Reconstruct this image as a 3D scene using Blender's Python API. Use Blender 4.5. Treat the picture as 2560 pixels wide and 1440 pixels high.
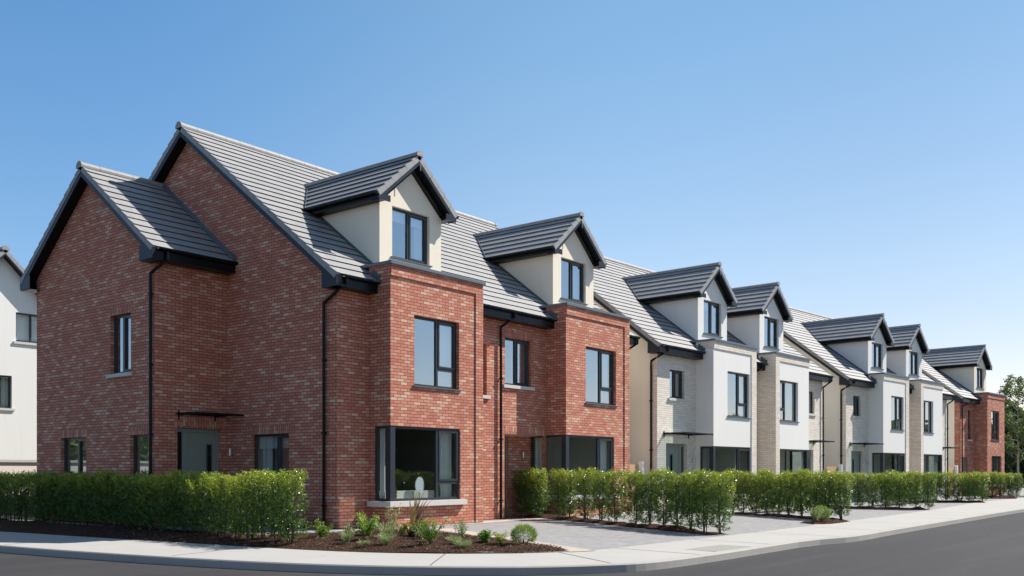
import bpy, bmesh, math, random
from mathutils import Vector, Matrix, noise
R_ = math.radians
S = bpy.context.scene
for o in list(bpy.data.objects): bpy.data.objects.remove(o)
COL = S.collection

# ------------------------------------------------------------ camera, world, sun
CAM = Vector((-15.867, -16.205, 1.31))
cd = bpy.data.cameras.new('camera'); cam = bpy.data.objects.new('camera', cd); COL.objects.link(cam)
cd.sensor_width = 36; cd.lens = 2399/2560*36; cd.shift_y = (1180-720)/2560
cd.clip_start = .1; cd.clip_end = 3000
cam.location = CAM
fwd = Vector((.784, .621, 0)).normalized()
cam.rotation_euler = fwd.to_track_quat('-Z', 'Y').to_euler()
S.camera = cam
sun_el, = (R_(46.5),)
sun_h = Vector((.89, -.456, 0)).normalized()
to_sun = sun_h*math.cos(sun_el) + Vector((0, 0, math.sin(sun_el)))
ld = bpy.data.lights.new('sun', 'SUN'); ld.energy = 5.0; ld.angle = R_(.53); ld.color = (1, .94, .86)
lo = bpy.data.objects.new('sun', ld); COL.objects.link(lo)
lo.rotation_euler = to_sun.to_track_quat('Z', 'Y').to_euler(); lo.location = (10, -30, 40)
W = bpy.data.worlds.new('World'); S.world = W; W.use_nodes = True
wn = W.node_tree.nodes; wl = W.node_tree.links
bg = wn['Background']; sky = wn.new('ShaderNodeTexSky'); sky.sky_type = 'NISHITA'
sky.sun_disc = False; sky.sun_elevation = sun_el
sky.sun_rotation = math.atan2(to_sun.x, to_sun.y)
sky.altitude = 0; sky.air_density = .95; sky.dust_density = .1; sky.ozone_density = 6
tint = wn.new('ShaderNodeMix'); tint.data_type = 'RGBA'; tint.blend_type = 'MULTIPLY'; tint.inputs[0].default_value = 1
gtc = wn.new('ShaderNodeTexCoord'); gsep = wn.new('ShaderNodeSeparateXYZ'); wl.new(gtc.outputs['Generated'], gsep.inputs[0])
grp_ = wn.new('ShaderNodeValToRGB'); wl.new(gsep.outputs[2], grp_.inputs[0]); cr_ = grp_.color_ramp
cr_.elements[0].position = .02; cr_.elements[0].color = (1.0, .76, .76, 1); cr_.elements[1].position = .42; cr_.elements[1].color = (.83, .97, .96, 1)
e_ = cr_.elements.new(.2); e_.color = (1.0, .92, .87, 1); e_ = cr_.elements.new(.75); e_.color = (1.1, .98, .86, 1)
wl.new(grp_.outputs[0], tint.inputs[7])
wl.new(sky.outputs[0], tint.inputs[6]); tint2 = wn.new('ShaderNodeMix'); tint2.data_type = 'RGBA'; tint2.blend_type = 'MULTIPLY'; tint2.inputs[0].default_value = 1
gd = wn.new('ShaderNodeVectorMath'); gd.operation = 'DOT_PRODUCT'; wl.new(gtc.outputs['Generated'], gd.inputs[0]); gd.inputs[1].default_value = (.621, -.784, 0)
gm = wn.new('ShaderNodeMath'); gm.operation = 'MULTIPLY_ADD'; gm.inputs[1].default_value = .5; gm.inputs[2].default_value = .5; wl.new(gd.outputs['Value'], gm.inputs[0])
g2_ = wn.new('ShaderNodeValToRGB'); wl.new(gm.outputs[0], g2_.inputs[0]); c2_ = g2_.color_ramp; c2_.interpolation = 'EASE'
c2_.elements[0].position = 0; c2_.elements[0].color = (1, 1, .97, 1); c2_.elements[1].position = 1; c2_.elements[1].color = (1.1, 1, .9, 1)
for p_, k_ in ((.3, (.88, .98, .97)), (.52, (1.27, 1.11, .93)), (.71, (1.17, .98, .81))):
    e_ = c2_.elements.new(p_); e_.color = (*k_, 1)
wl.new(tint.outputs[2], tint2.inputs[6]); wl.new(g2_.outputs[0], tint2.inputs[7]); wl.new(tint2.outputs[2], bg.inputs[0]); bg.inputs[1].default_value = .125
S.view_settings.view_transform = 'Standard'; S.view_settings.look = 'None'
S.view_settings.exposure = .6; S.view_settings.gamma = 1
S.render.engine = 'CYCLES'
S.cycles.max_bounces = 8; S.cycles.transparent_max_bounces = 16

# ------------------------------------------------------------ materials
def mat(name, col=(.5, .5, .5), rough=.7, metal=0, spec=.5):
    m = bpy.data.materials.new(name); m.use_nodes = True
    b = m.node_tree.nodes['Principled BSDF']
    b.inputs['Base Color'].default_value = (*col, 1); b.inputs['Roughness'].default_value = rough
    b.inputs['Metallic'].default_value = metal; b.inputs['Specular IOR Level'].default_value = spec
    return m
class NT:
    def __init__(s, m): s.t = m.node_tree; s.n = s.t.nodes; s.l = s.t.links; s.b = s.n['Principled BSDF']
    def new(s, k, **kw):
        nd = s.n.new(k)
        for a, v in kw.items(): setattr(nd, a, v)
        return nd
    def put(s, sock, v):
        if hasattr(v, 'is_linked') or hasattr(v, 'links'): s.l.new(v, sock)
        else: sock.default_value = v
    def m(s, op, a, b=0., c=None):
        nd = s.new('ShaderNodeMath', operation=op); s.put(nd.inputs[0], a); s.put(nd.inputs[1], b)
        if c is not None: s.put(nd.inputs[2], c)
        return nd.outputs[0]
    def mix(s, f, a, b, typ='MIX'):
        nd = s.new('ShaderNodeMix', data_type='RGBA', blend_type=typ); s.put(nd.inputs[0], f)
        s.put(nd.inputs[6], (*a, 1) if isinstance(a, tuple) and len(a) == 3 else a)
        s.put(nd.inputs[7], (*b, 1) if isinstance(b, tuple) and len(b) == 3 else b)
        return nd.outputs[2]
    def noise(s, vec, scale, detail=3, rough=.55):
        nd = s.new('ShaderNodeTexNoise'); s.put(nd.inputs['Scale'], scale); s.put(nd.inputs['Detail'], detail)
        s.put(nd.inputs['Roughness'], rough)
        if vec is not None: s.l.new(vec, nd.inputs['Vector'])
        return nd.outputs[0]
    def ramp(s, fac, stops, interp='LINEAR'):
        nd = s.new('ShaderNodeValToRGB'); s.put(nd.inputs[0], fac); cr = nd.color_ramp; cr.interpolation = interp
        while len(cr.elements) < len(stops): cr.elements.new(.5)
        for e, (p, c) in zip(cr.elements, stops): e.position = p; e.color = (*c, 1) if len(c) == 3 else c
        return nd.outputs[0]
    def bump(s, h, strength=.3, dist=.01):
        nd = s.new('ShaderNodeBump'); s.put(nd.inputs['Height'], h); nd.inputs['Strength'].default_value = strength
        nd.inputs['Distance'].default_value = dist; s.l.new(nd.outputs[0], s.b.inputs['Normal'])
    def obj(s): return s.new('ShaderNodeTexCoord').outputs['Object']
    def uv(s): return s.new('ShaderNodeTexCoord').outputs['UV']
    def base(s, c): s.l.new(c, s.b.inputs['Base Color'])

def brick_mat(name, ramp, mortar, mort_w=.011, bw=.225, rh=.075, bumpk=.6, rough=.85):
    m = mat(name, rough=rough, spec=.25); t = NT(m)
    sep = t.new('ShaderNodeSeparateXYZ'); t.l.new(t.uv(), sep.inputs[0])
    u, v = sep.outputs[0], sep.outputs[1]
    row = t.m('FLOOR', t.m('DIVIDE', v, rh))
    odd = t.m('MODULO', t.m('ADD', row, 1000), 2.)
    uu = t.m('DIVIDE', t.m('ADD', u, t.m('MULTIPLY', odd, bw/2)), bw)
    colI = t.m('FLOOR', uu)
    comb = t.new('ShaderNodeCombineXYZ'); t.l.new(colI, comb.inputs[0]); t.l.new(row, comb.inputs[1])
    wn_ = t.new('ShaderNodeTexWhiteNoise', noise_dimensions='2D'); t.l.new(comb.outputs[0], wn_.inputs['Vector'])
    fu = t.m('MULTIPLY', t.m('FRACT', uu), bw); fv = t.m('MULTIPLY', t.m('FRACT', t.m('DIVIDE', v, rh)), rh)
    edge = t.m('MINIMUM', t.m('MINIMUM', fu, t.m('SUBTRACT', bw, fu)), t.m('MINIMUM', fv, t.m('SUBTRACT', rh, fv)))
    mask = t.m('MULTIPLY', t.m('SUBTRACT', edge, mort_w/2-.001), 500.)
    mask = t.m('MAXIMUM', t.m('MINIMUM', mask, 1.), 0.)
    # clumps: pale bricks tend to sit in runs
    big = t.noise(comb.outputs[0], .35, 2)
    val = t.m('ADD', t.m('MULTIPLY', wn_.outputs[0], .88), t.m('MULTIPLY', t.m('SUBTRACT', big, .42), .5))
    c = t.ramp(val, ramp, 'CONSTANT')
    fine = t.noise(t.uv(), 60, 4, .7)
    med = t.noise(t.uv(), 9, 3)
    c = t.mix(.55, c, t.mix(fine, (.25, .25, .25), (.8, .8, .8)), 'SOFT_LIGHT')
    c = t.mix(.35, c, t.mix(med, (.3, .3, .3), (.7, .7, .7)), 'SOFT_LIGHT')
    large = t.noise(t.uv(), .5, 3)
    c = t.mix(t.m('MULTIPLY', large, .22), c, t.mix(1., c, (.72, .7, .7), 'MULTIPLY'))
    if name.endswith('_brick'):
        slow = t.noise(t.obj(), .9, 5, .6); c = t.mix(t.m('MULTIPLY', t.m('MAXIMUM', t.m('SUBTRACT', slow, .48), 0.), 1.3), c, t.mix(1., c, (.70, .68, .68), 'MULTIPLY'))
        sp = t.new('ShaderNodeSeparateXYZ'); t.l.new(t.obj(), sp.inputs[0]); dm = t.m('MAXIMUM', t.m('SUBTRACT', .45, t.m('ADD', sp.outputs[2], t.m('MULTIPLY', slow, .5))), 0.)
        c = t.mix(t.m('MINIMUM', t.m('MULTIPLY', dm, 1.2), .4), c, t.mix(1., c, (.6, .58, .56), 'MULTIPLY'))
    c = t.mix(mask, mortar, c)
    t.base(c)
    t.bump(t.m('ADD', mask, t.m('MULTIPLY', fine, .35)), bumpk, .008)
    return m
RED = [(0, (.55, .215, .145)), (.18, (.49, .18, .12)), (.34, (.58, .245, .165)), (.50, (.52, .20, .135)), (.64, (.59, .28, .19)), (.76, (.62, .345, .24)), (.86, (.66, .42, .305)), (.92, (.55, .22, .15)), (.97, (.44, .34, .26))]
M = {}
M['red'] = brick_mat('red_brick', RED, (.15, .06, .045), mort_w=.013)  # mortar darkened: the shade of the recessed joints is in its colour
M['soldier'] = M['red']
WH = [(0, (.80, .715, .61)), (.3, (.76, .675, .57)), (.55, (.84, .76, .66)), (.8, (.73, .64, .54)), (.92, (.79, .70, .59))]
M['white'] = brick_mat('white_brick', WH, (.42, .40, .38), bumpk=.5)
def render_mat(name, col, grain=.25):
    m = mat(name, col, .9, spec=.2); t = NT(m); o = t.obj()
    f = t.noise(o, 45, 4, .7); b = t.noise(o, .8, 4)
    mp = t.new('ShaderNodeMapping'); mp.inputs['Scale'].default_value = (3.2, 3.2, .22); t.l.new(o, mp.inputs[0]); st = t.ramp(t.noise(mp.outputs[0], 1.4, 5, .65), [(.5, (0, 0, 0)), (.75, (1, 1, 1))])
    c = t.mix(t.m('MULTIPLY', b, .28), col, tuple(x*.86 for x in col)); c = t.mix(t.m('MULTIPLY', st, .16), c, tuple(x*.72 for x in col))
    c = t.mix(.12, c, t.mix(f, (.3, .3, .3), (.7, .7, .7)), 'SOFT_LIGHT')
    t.base(c); t.bump(f, grain, .004); return m
M['cream'] = render_mat('cream_render', (.86, .775, .64))
M['wrender'] = render_mat('white_render', (.82, .80, .765))
M['beige'] = render_mat('beige_render', (.88, .80, .68))
M['greyrender'] = render_mat('pale_grey_render', (.80, .765, .71))
def dark_mat(name, col, rough, spec=.3):
    m = mat(name, col, rough, spec=spec); t = NT(m)
    f = t.noise(t.obj(), 6, 3)
    t.put(t.b.inputs['Roughness'], t.m('MULTIPLY_ADD', f, .2, rough-.1)); return m
M['black'] = dark_mat('black_plastic', (.006, .007, .009), .35, .2)
M['barge'] = dark_mat('dark_fascia_board', (.012, .020, .034), .4, .25)
M['frame'] = dark_mat('anthracite_frame', (.035, .042, .05), .35)
M['msill'] = dark_mat('grey_metal_sill', (.11, .125, .14), .4)
M['coping'] = dark_mat('grey_metal_coping', (.12, .15, .18), .42)
M['lead'] = dark_mat('lead_flashing', (.10, .11, .125), .5)
M['door'] = dark_mat('sage_door_paint', (.25, .28, .24), .45)
M['steel'] = mat('brushed_steel', (.6, .6, .62), .3, .9)
M['conc'] = render_mat('concrete_sill', (.60, .58, .54), .2)
def tile_mat():
    m = mat('concrete_roof_tile', rough=.62, spec=.45); t = NT(m)
    sep = t.new('ShaderNodeSeparateXYZ'); t.l.new(t.uv(), sep.inputs[0])
    row = t.m('FLOOR', sep.outputs[1]); odd = t.m('MODULO', t.m('ADD', row, 1000), 2.)
    uu = t.m('ADD', t.m('DIVIDE', sep.outputs[0], .3), t.m('MULTIPLY', odd, .5))
    comb = t.new('ShaderNodeCombineXYZ'); t.l.new(t.m('FLOOR', uu), comb.inputs[0]); t.l.new(row, comb.inputs[1])
    w = t.new('ShaderNodeTexWhiteNoise', noise_dimensions='2D'); t.l.new(comb.outputs[0], w.inputs['Vector'])
    c = t.mix(w.outputs[0], (.27, .27, .27), (.315, .312, .31))
    f = t.noise(t.obj(), 30, 4, .7); b = t.noise(t.obj(), .7, 4)
    c = t.mix(.3, c, t.mix(f, (.3, .3, .3), (.7, .7, .7)), 'SOFT_LIGHT')
    c = t.mix(t.m('MULTIPLY', b, .25), c, (.25, .25, .255)); blot = t.ramp(t.noise(t.obj(), 2.1, 6, .7), [(.56, (0, 0, 0)), (.7, (1, 1, 1))]); c = t.mix(t.m('MULTIPLY', blot, .2), c, (.20, .20, .19))
    fr = t.m('FRACT', uu)
    j = t.m('LESS_THAN', fr, .02)
    c = t.mix(t.m('MULTIPLY', j, .45), c, (.04, .04, .045))
    t.base(c); t.bump(f, .2, .004); return m
M['tile'] = tile_mat()
def glass_mat(name='window_glass', boost=1.0, floor=.34):
    m = bpy.data.materials.new(name); m.use_nodes = True; n = m.node_tree.nodes; l = m.node_tree.links
    n.remove(n['Principled BSDF']); out = n['Material Output']
    tr = n.new('ShaderNodeBsdfTransparent'); tr.inputs[0].default_value = (.82, .88, .88, 1)
    gl = n.new('ShaderNodeBsdfGlossy'); gl.inputs['Roughness'].default_value = .0; gl.inputs[0].default_value = (.86, .96, 1, 1)
    ge = n.new('ShaderNodeNewGeometry'); dt = n.new('ShaderNodeVectorMath'); dt.operation = 'DOT_PRODUCT'
    l.new(ge.outputs['Normal'], dt.inputs[0]); l.new(ge.outputs['Incoming'], dt.inputs[1])
    def mth(op, a, b=0., c=0.):
        q = n.new('ShaderNodeMath'); q.operation = op
        for k_, v in enumerate((a, b, c)):
            if isinstance(v, float): q.inputs[k_].default_value = v
            else: l.new(v, q.inputs[k_])
        return q
    fr = mth('MULTIPLY_ADD', mth('POWER', mth('SUBTRACT', 1., mth('ABSOLUTE', dt.outputs['Value']).outputs[0]).outputs[0], 5.).outputs[0], .96, .04)
    mm = n.new('ShaderNodeMath'); mm.operation = 'MULTIPLY_ADD'; mm.inputs[1].default_value = boost; mm.inputs[2].default_value = floor; mm.use_clamp = True
    nz = n.new('ShaderNodeTexNoise'); nz.inputs['Scale'].default_value = 1.1; nz.inputs['Detail'].default_value = 1
    tc = n.new('ShaderNodeTexCoord'); l.new(tc.outputs['Object'], nz.inputs['Vector'])
    bp = n.new('ShaderNodeBump'); bp.inputs['Strength'].default_value = .12; bp.inputs['Distance'].default_value = .02
    l.new(nz.outputs[0], bp.inputs['Height']); l.new(bp.outputs[0], gl.inputs['Normal'])
    mx = n.new('ShaderNodeMixShader'); l.new(fr.outputs[0], mm.inputs[0]); l.new(mm.outputs[0], mx.inputs[0])
    l.new(tr.outputs[0], mx.inputs[1]); l.new(gl.outputs[0], mx.inputs[2]); l.new(mx.outputs[0], out.inputs[0]); return m
M['glass'] = glass_mat()
M['glasslow'] = glass_mat('canopy_glass', 1.2, .04)
M['glassbay'] = glass_mat('clear_window_glass', 1.0, .09)
M['doorglass'] = mat('dark_door_glass', (.01, .012, .012), .05, spec=.5)
M['room'] = mat('room_plaster', (.78, .76, .70), .9)
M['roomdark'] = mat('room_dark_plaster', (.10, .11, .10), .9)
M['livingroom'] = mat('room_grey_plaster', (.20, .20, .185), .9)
M['curtain'] = mat('curtain_cloth', (.72, .72, .68), .95)
M['blind'] = mat('blind_cloth', (.80, .80, .78), .9)
M['sofa'] = mat('cream_upholstery', (.72, .68, .6), .9)
M['mirror'] = mat('mirror_face', (.86, .88, .88), .25)
M['brass'] = mat('dark_brass', (.10, .07, .04), .4, .6)
def wood_mat():
    m = mat('fresh_timber', rough=.75); t = NT(m); mp = t.new('ShaderNodeMapping'); mp.inputs['Scale'].default_value = (12, 12, .8)
    t.l.new(t.obj(), mp.inputs[0]); f = t.noise(mp.outputs[0], 3, 5, .6)
    t.base(t.ramp(f, [(.3, (.42, .27, .13)), (.7, (.62, .44, .24))])); return m
M['wood'] = wood_mat()
M['whitepvc'] = mat('white_plastic', (.8, .8, .8), .4)
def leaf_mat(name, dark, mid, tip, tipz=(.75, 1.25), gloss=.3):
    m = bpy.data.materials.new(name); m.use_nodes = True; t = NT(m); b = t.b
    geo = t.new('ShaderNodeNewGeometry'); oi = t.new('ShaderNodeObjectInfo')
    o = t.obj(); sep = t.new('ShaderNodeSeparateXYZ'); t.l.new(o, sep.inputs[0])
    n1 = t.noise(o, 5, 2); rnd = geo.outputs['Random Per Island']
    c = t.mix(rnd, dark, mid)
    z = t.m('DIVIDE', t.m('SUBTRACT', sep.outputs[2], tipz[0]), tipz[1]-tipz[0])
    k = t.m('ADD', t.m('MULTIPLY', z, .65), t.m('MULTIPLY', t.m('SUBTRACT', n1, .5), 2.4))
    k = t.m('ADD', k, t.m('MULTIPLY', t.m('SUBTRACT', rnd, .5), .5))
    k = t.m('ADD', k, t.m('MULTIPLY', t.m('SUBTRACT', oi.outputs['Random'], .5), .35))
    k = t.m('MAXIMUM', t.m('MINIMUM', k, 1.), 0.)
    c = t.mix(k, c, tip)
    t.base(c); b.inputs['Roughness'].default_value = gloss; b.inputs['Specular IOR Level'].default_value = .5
    tr = t.new('ShaderNodeBsdfTranslucent'); t.l.new(t.mix(.5, c, (.25, .3, .03), 'ADD'), tr.inputs[0])
    mx = t.new('ShaderNodeMixShader'); mx.inputs[0].default_value = .22
    t.l.new(b.outputs[0], mx.inputs[1]); t.l.new(tr.outputs[0], mx.inputs[2]); t.l.new(mx.outputs[0], t.n['Material Output'].inputs[0])
    return m
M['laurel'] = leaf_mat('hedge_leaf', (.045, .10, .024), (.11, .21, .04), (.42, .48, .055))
M['stem'] = mat('woody_stem', (.09, .065, .045), .9)
M['lav'] = leaf_mat('lavender_leaf', (.12, .19, .045), (.20, .30, .06), (.30, .40, .09), (.1, .4), .6)
M['bright'] = leaf_mat('bright_leaf', (.09, .20, .03), (.18, .34, .04), (.4, .5, .08), (.1, .5), .5)
M['pale'] = leaf_mat('pale_leaf', (.2, .26, .11), (.34, .4, .18), (.5, .52, .25), (.1, .5), .6)
M['yellow'] = leaf_mat('yellow_green_leaf', (.22, .27, .03), (.42, .46, .06), (.6, .58, .1), (.05, .3), .5)
M['bronze'] = leaf_mat('bronze_blade', (.12, .06, .04), (.26, .14, .09), (.36, .25, .16), (.3, .9), .45)
M['tree'] = leaf_mat('tree_leaf', (.03, .055, .02), (.06, .1, .03), (.12, .17, .05), (3, 6), .5)
M['chip'] = mat('bark_chip', (.17, .10, .065), .9)
M['bark'] = mat('pale_bark', (.30, .25, .2), .9)
def mulch_mat():
    m = mat('bark_mulch', rough=.95, spec=.1); t = NT(m); f = t.noise(t.obj(), 38, 5, .75); g = t.noise(t.obj(), 2.5, 3)
    v = t.new('ShaderNodeTexVoronoi'); v.inputs['Scale'].default_value = 30; t.l.new(t.obj(), v.inputs['Vector'])
    c = t.ramp(f, [(.3, (.018, .010, .007)), (.5, (.06, .033, .022)), (.66, (.16, .095, .062))])
    c = t.mix(t.m('MULTIPLY', g, .5), c, (.03, .016, .012)); t.base(c)
    t.bump(t.m('ADD', f, v.outputs[0]), 1., .03); return m
M['mulch'] = mulch_mat()
def asphalt_mat():
    m = mat('asphalt', rough=.88, spec=.3); t = NT(m); o = t.obj()
    f = t.noise(o, 90, 3, .8); g = t.noise(o, .35, 4); mp = t.new('ShaderNodeMapping'); mp.inputs['Scale'].default_value = (.25, 2.2, 1); t.l.new(o, mp.inputs[0])
    s = t.noise(mp.outputs[0], 1.2, 4)
    c = t.mix(f, (.018, .0168, .018), (.044, .0418, .043))
    c = t.mix(t.m('MULTIPLY', g, .5), c, (.05, .047, .049)); c = t.mix(t.m('MULTIPLY', s, .35), c, (.026, .0245, .026))
    cg = t.noise(o, 16, 5, .8); c = t.mix(.55, c, t.mix(cg, (.2, .2, .2), (.8, .8, .8)), 'SOFT_LIGHT')
    tm = t.new('ShaderNodeMapping'); tm.inputs['Scale'].default_value = (.06, 1.0, 1); t.l.new(o, tm.inputs[0]); tr_ = t.ramp(t.noise(tm.outputs[0], 1.6, 4, .6), [(.45, (0, 0, 0)), (.62, (1, 1, 1))])
    c = t.mix(t.m('MULTIPLY', tr_, .35), c, (.058, .055, .056))
    v = t.new('ShaderNodeTexVoronoi'); v.inputs['Scale'].default_value = 110; t.l.new(o, v.inputs['Vector'])
    c = t.mix(t.m('MULTIPLY', t.m('LESS_THAN', v.outputs[0], .16), .5), c, (.25, .24, .24))
    t.base(c); t.bump(f, .5, .006); return m
M['asphalt'] = asphalt_mat()
def conc_mat(name, a, b, joint=None):
    m = mat(name, rough=.85, spec=.25); t = NT(m); o = t.obj()
    f = t.noise(o, 55, 4, .75); g = t.noise(o, 1.1, 5, .65)
    mp = t.new('ShaderNodeMapping'); mp.inputs['Scale'].default_value = (1, 9, 1); t.l.new(o, mp.inputs[0]); br = t.noise(mp.outputs[0], 4, 3)
    c = t.mix(g, a, b); c = t.mix(.25, c, t.mix(f, (.3, .3, .3), (.7, .7, .7)), 'SOFT_LIGHT')
    c = t.mix(t.m('MULTIPLY', br, .2), c, tuple(x*.8 for x in a))
    st = t.ramp(t.noise(o, 2.7, 5, .7), [(.62, (0, 0, 0)), (.72, (1, 1, 1))])
    c = t.mix(t.m('MULTIPLY', st, .3), c, tuple(x*.55 for x in a)); sp2 = t.new('ShaderNodeTexVoronoi'); sp2.inputs['Scale'].default_value = 1.7; t.l.new(o, sp2.inputs['Vector']); c = t.mix(t.m('MULTIPLY', t.m('LESS_THAN', sp2.outputs[0], .028), .6), c, (.14, .13, .12))
    t.base(c); t.bump(f, .25, .004); return m
M['path'] = conc_mat('footpath_concrete', (.37, .358, .335), (.44, .428, .40))
M['kerb'] = conc_mat('kerb_concrete', (.33, .315, .29), (.44, .42, .385))
def paver_mat(name, cols, mortar):
    m = brick_mat(name, cols, mortar, mort_w=.008, bw=.2, rh=.1, bumpk=.35); return m
M['paver'] = paver_mat('grey_block_paving', [(0, (.265, .26, .26)), (.3, (.30, .297, .295)), (.6, (.28, .276, .276)), (.85, (.32, .315, .31))], (.18, .177, .175))
M['paverb'] = paver_mat('beige_block_paving', [(0, (.46, .40, .33)), (.4, (.5, .43, .35)), (.8, (.42, .37, .31))], (.3, .27, .23))
def ground_mat():
    m = mat('grass_ground', rough=.95); t = NT(m); f = t.noise(t.obj(), 3, 6, .7)
    t.base(t.ramp(f, [(.3, (.05, .07, .02)), (.7, (.10, .11, .05))])); return m
M['ground'] = ground_mat()

# ------------------------------------------------------------ mesh helpers
class MB:
    def __init__(s, mat='black', swap=False): s.v = []; s.f = []; s.m = []; s.uv = {}; s.mats = [mat]; s.cur = 0; s.swap = swap
    def use(s, k):
        if k not in s.mats: s.mats.append(k)
        s.cur = s.mats.index(k); return s
    def face(s, pts, uv=None):
        b = len(s.v); s.v += [tuple(p) for p in pts]; s.f.append(tuple(range(b, b+len(pts)))); s.m.append(s.cur)
        if uv: s.uv[len(s.f)-1] = uv
    def box(s, x0, x1, y0, y1, z0, z1):
        p = [(x, y, z) for z in (z0, z1) for y in (y0, y1) for x in (x0, x1)]
        for q in ((0, 2, 3, 1), (4, 5, 7, 6), (0, 1, 5, 4), (2, 6, 7, 3), (0, 4, 6, 2), (1, 3, 7, 5)): s.face([p[i] for i in q])
    def hexa(s, p):   # 8 corner points, same order as box
        for q in ((0, 2, 3, 1), (4, 5, 7, 6), (0, 1, 5, 4), (2, 6, 7, 3), (0, 4, 6, 2), (1, 3, 7, 5)): s.face([p[i] for i in q])
    def tube(s, pts, r, n=8, cap=True):
        pts = [Vector(p) for p in pts]; rings = []
        up = None
        for i, p in enumerate(pts):
            a = pts[max(i-1, 0)]; b = pts[min(i+1, len(pts)-1)]; d = (b-a).normalized()
            ref = Vector((0, 0, 1)) if abs(d.z) < .9 else Vector((1, 0, 0))
            x = d.cross(ref).normalized(); y = d.cross(x).normalized()
            if up is not None:
                x = (up - d*up.dot(d)).normalized(); y = d.cross(x).normalized()
            up = x; rr = r[i] if isinstance(r, (list, tuple)) else r
            rings.append([p + x*rr*math.cos(2*math.pi*k/n) + y*rr*math.sin(2*math.pi*k/n) for k in range(n)])
        for a, b in zip(rings, rings[1:]):
            for k in range(n): s.face([a[k], a[(k+1) % n], b[(k+1) % n], b[k]])
        if cap: s.face(rings[0][::-1]); s.face(rings[-1])
    def sweep(s, prof, p0, p1, ax, up=(0, 0, 1)):   # extrude 2D profile (a,b) along p0->p1, a along ax, b along up
        p0, p1, ax, up = Vector(p0), Vector(p1), Vector(ax), Vector(up)
        A = [p0+ax*a+up*b for a, b in prof]; B = [p1+ax*a+up*b for a, b in prof]; n = len(prof)
        for k in range(n): s.face([A[k], A[(k+1) % n], B[(k+1) % n], B[k]])
        s.face(A[::-1]); s.face(B)
    def build(s, name, parent=None, smooth=False, **kw):
        me = bpy.data.meshes.new(name); me.from_pydata(s.v, [], s.f)
        for k in s.mats: me.materials.append(M[k])
        me.polygons.foreach_set('material_index', s.m)
        lay = me.uv_layers.new(name='UVMap').data
        for i, p in enumerate(me.polygons):
            if i in s.uv:
                for li, q in zip(p.loop_indices, s.uv[i]): lay[li].uv = q
                continue
            nx, ny, nz = map(abs, p.normal)
            for li, vi in zip(p.loop_indices, p.vertices):
                x, y, z = s.v[vi]
                q = (y, z) if nx >= ny and nx >= nz else ((x, z) if ny >= nz else (x, y))
                lay[li].uv = (q[1]+.03, q[0]+.02) if s.swap else q
        if smooth: me.polygons.foreach_set('use_smooth', [True]*len(me.polygons))
        me.update()
        o = bpy.data.objects.new(name, me); COL.objects.link(o)
        if parent: o.parent = parent
        for k, v in kw.items(): o[k] = v
        return o
def empty(name, loc, rz=0, **kw):
    o = bpy.data.objects.new(name, None); COL.objects.link(o); o.location = loc; o.rotation_euler = (0, 0, rz)
    o.empty_display_size = .3
    for k, v in kw.items(): o[k] = v
    return o
def copy_tree(o, parent=None):
    c = o.copy(); COL.objects.link(c)
    if parent: c.parent = parent
    for ch in list(o.children): copy_tree(ch, c)
    return c

# plane helper: 'Y' walls face -Y ; 'X' walls face -X ; 'XP' faces +X ; 'YP' faces +Y
def pt(pl, pos, a, z, d=0):   # d = depth inward
    if pl == 'Y': return (a, pos+d, z)
    if pl == 'YP': return (a, pos-d, z)
    if pl == 'X': return (pos+d, a, z)
    return (pos-d, a, z)
def pface(mb, pl, pos, a0, a1, z0, z1, d=0):
    q = [pt(pl, pos, a, z, d) for a, z in ((a0, z0), (a1, z0), (a1, z1), (a0, z1))]
    if pl in ('X', 'YP'): q.reverse()
    mb.face(q)
def panel(mb, pl, pos, a0, a1, z0, z1, holes=(), dep=.14):
    A = sorted({a0, a1, *[min(max(h[i], a0), a1) for h in holes for i in (0, 1)]})
    Z = sorted({z0, z1, *[min(max(h[i], z0), z1) for h in holes for i in (2, 3)]})
    for a, b in zip(A, A[1:]):
        for c, d in zip(Z, Z[1:]):
            ma, mz = (a+b)/2, (c+d)/2
            if any(h[0] < ma < h[1] and h[2] < mz < h[3] for h in holes): continue
            pface(mb, pl, pos, a, b, c, d)
    for h in holes:
        for p, q in (((h[0], h[2]), (h[0], h[3])), ((h[1], h[3]), (h[1], h[2])), ((h[0], h[3]), (h[1], h[3])), ((h[1], h[2]), (h[0], h[2]))):
            mb.face([pt(pl, pos, *p), pt(pl, pos, *q), pt(pl, pos, *q, dep), pt(pl, pos, *p, dep)])
def pbox(mb, pl, pos, a0, a1, z0, z1, d0, d1):   # box between depths d0..d1 (inward positive)
    if pl == 'Y': mb.box(a0, a1, pos+d0, pos+d1, z0, z1)
    elif pl == 'YP': mb.box(a0, a1, pos-d1, pos-d0, z0, z1)
    elif pl == 'X': mb.box(pos+d0, pos+d1, a0, a1, z0, z1)
    else: mb.box(pos-d1, pos-d0, a0, a1, z0, z1)

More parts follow.
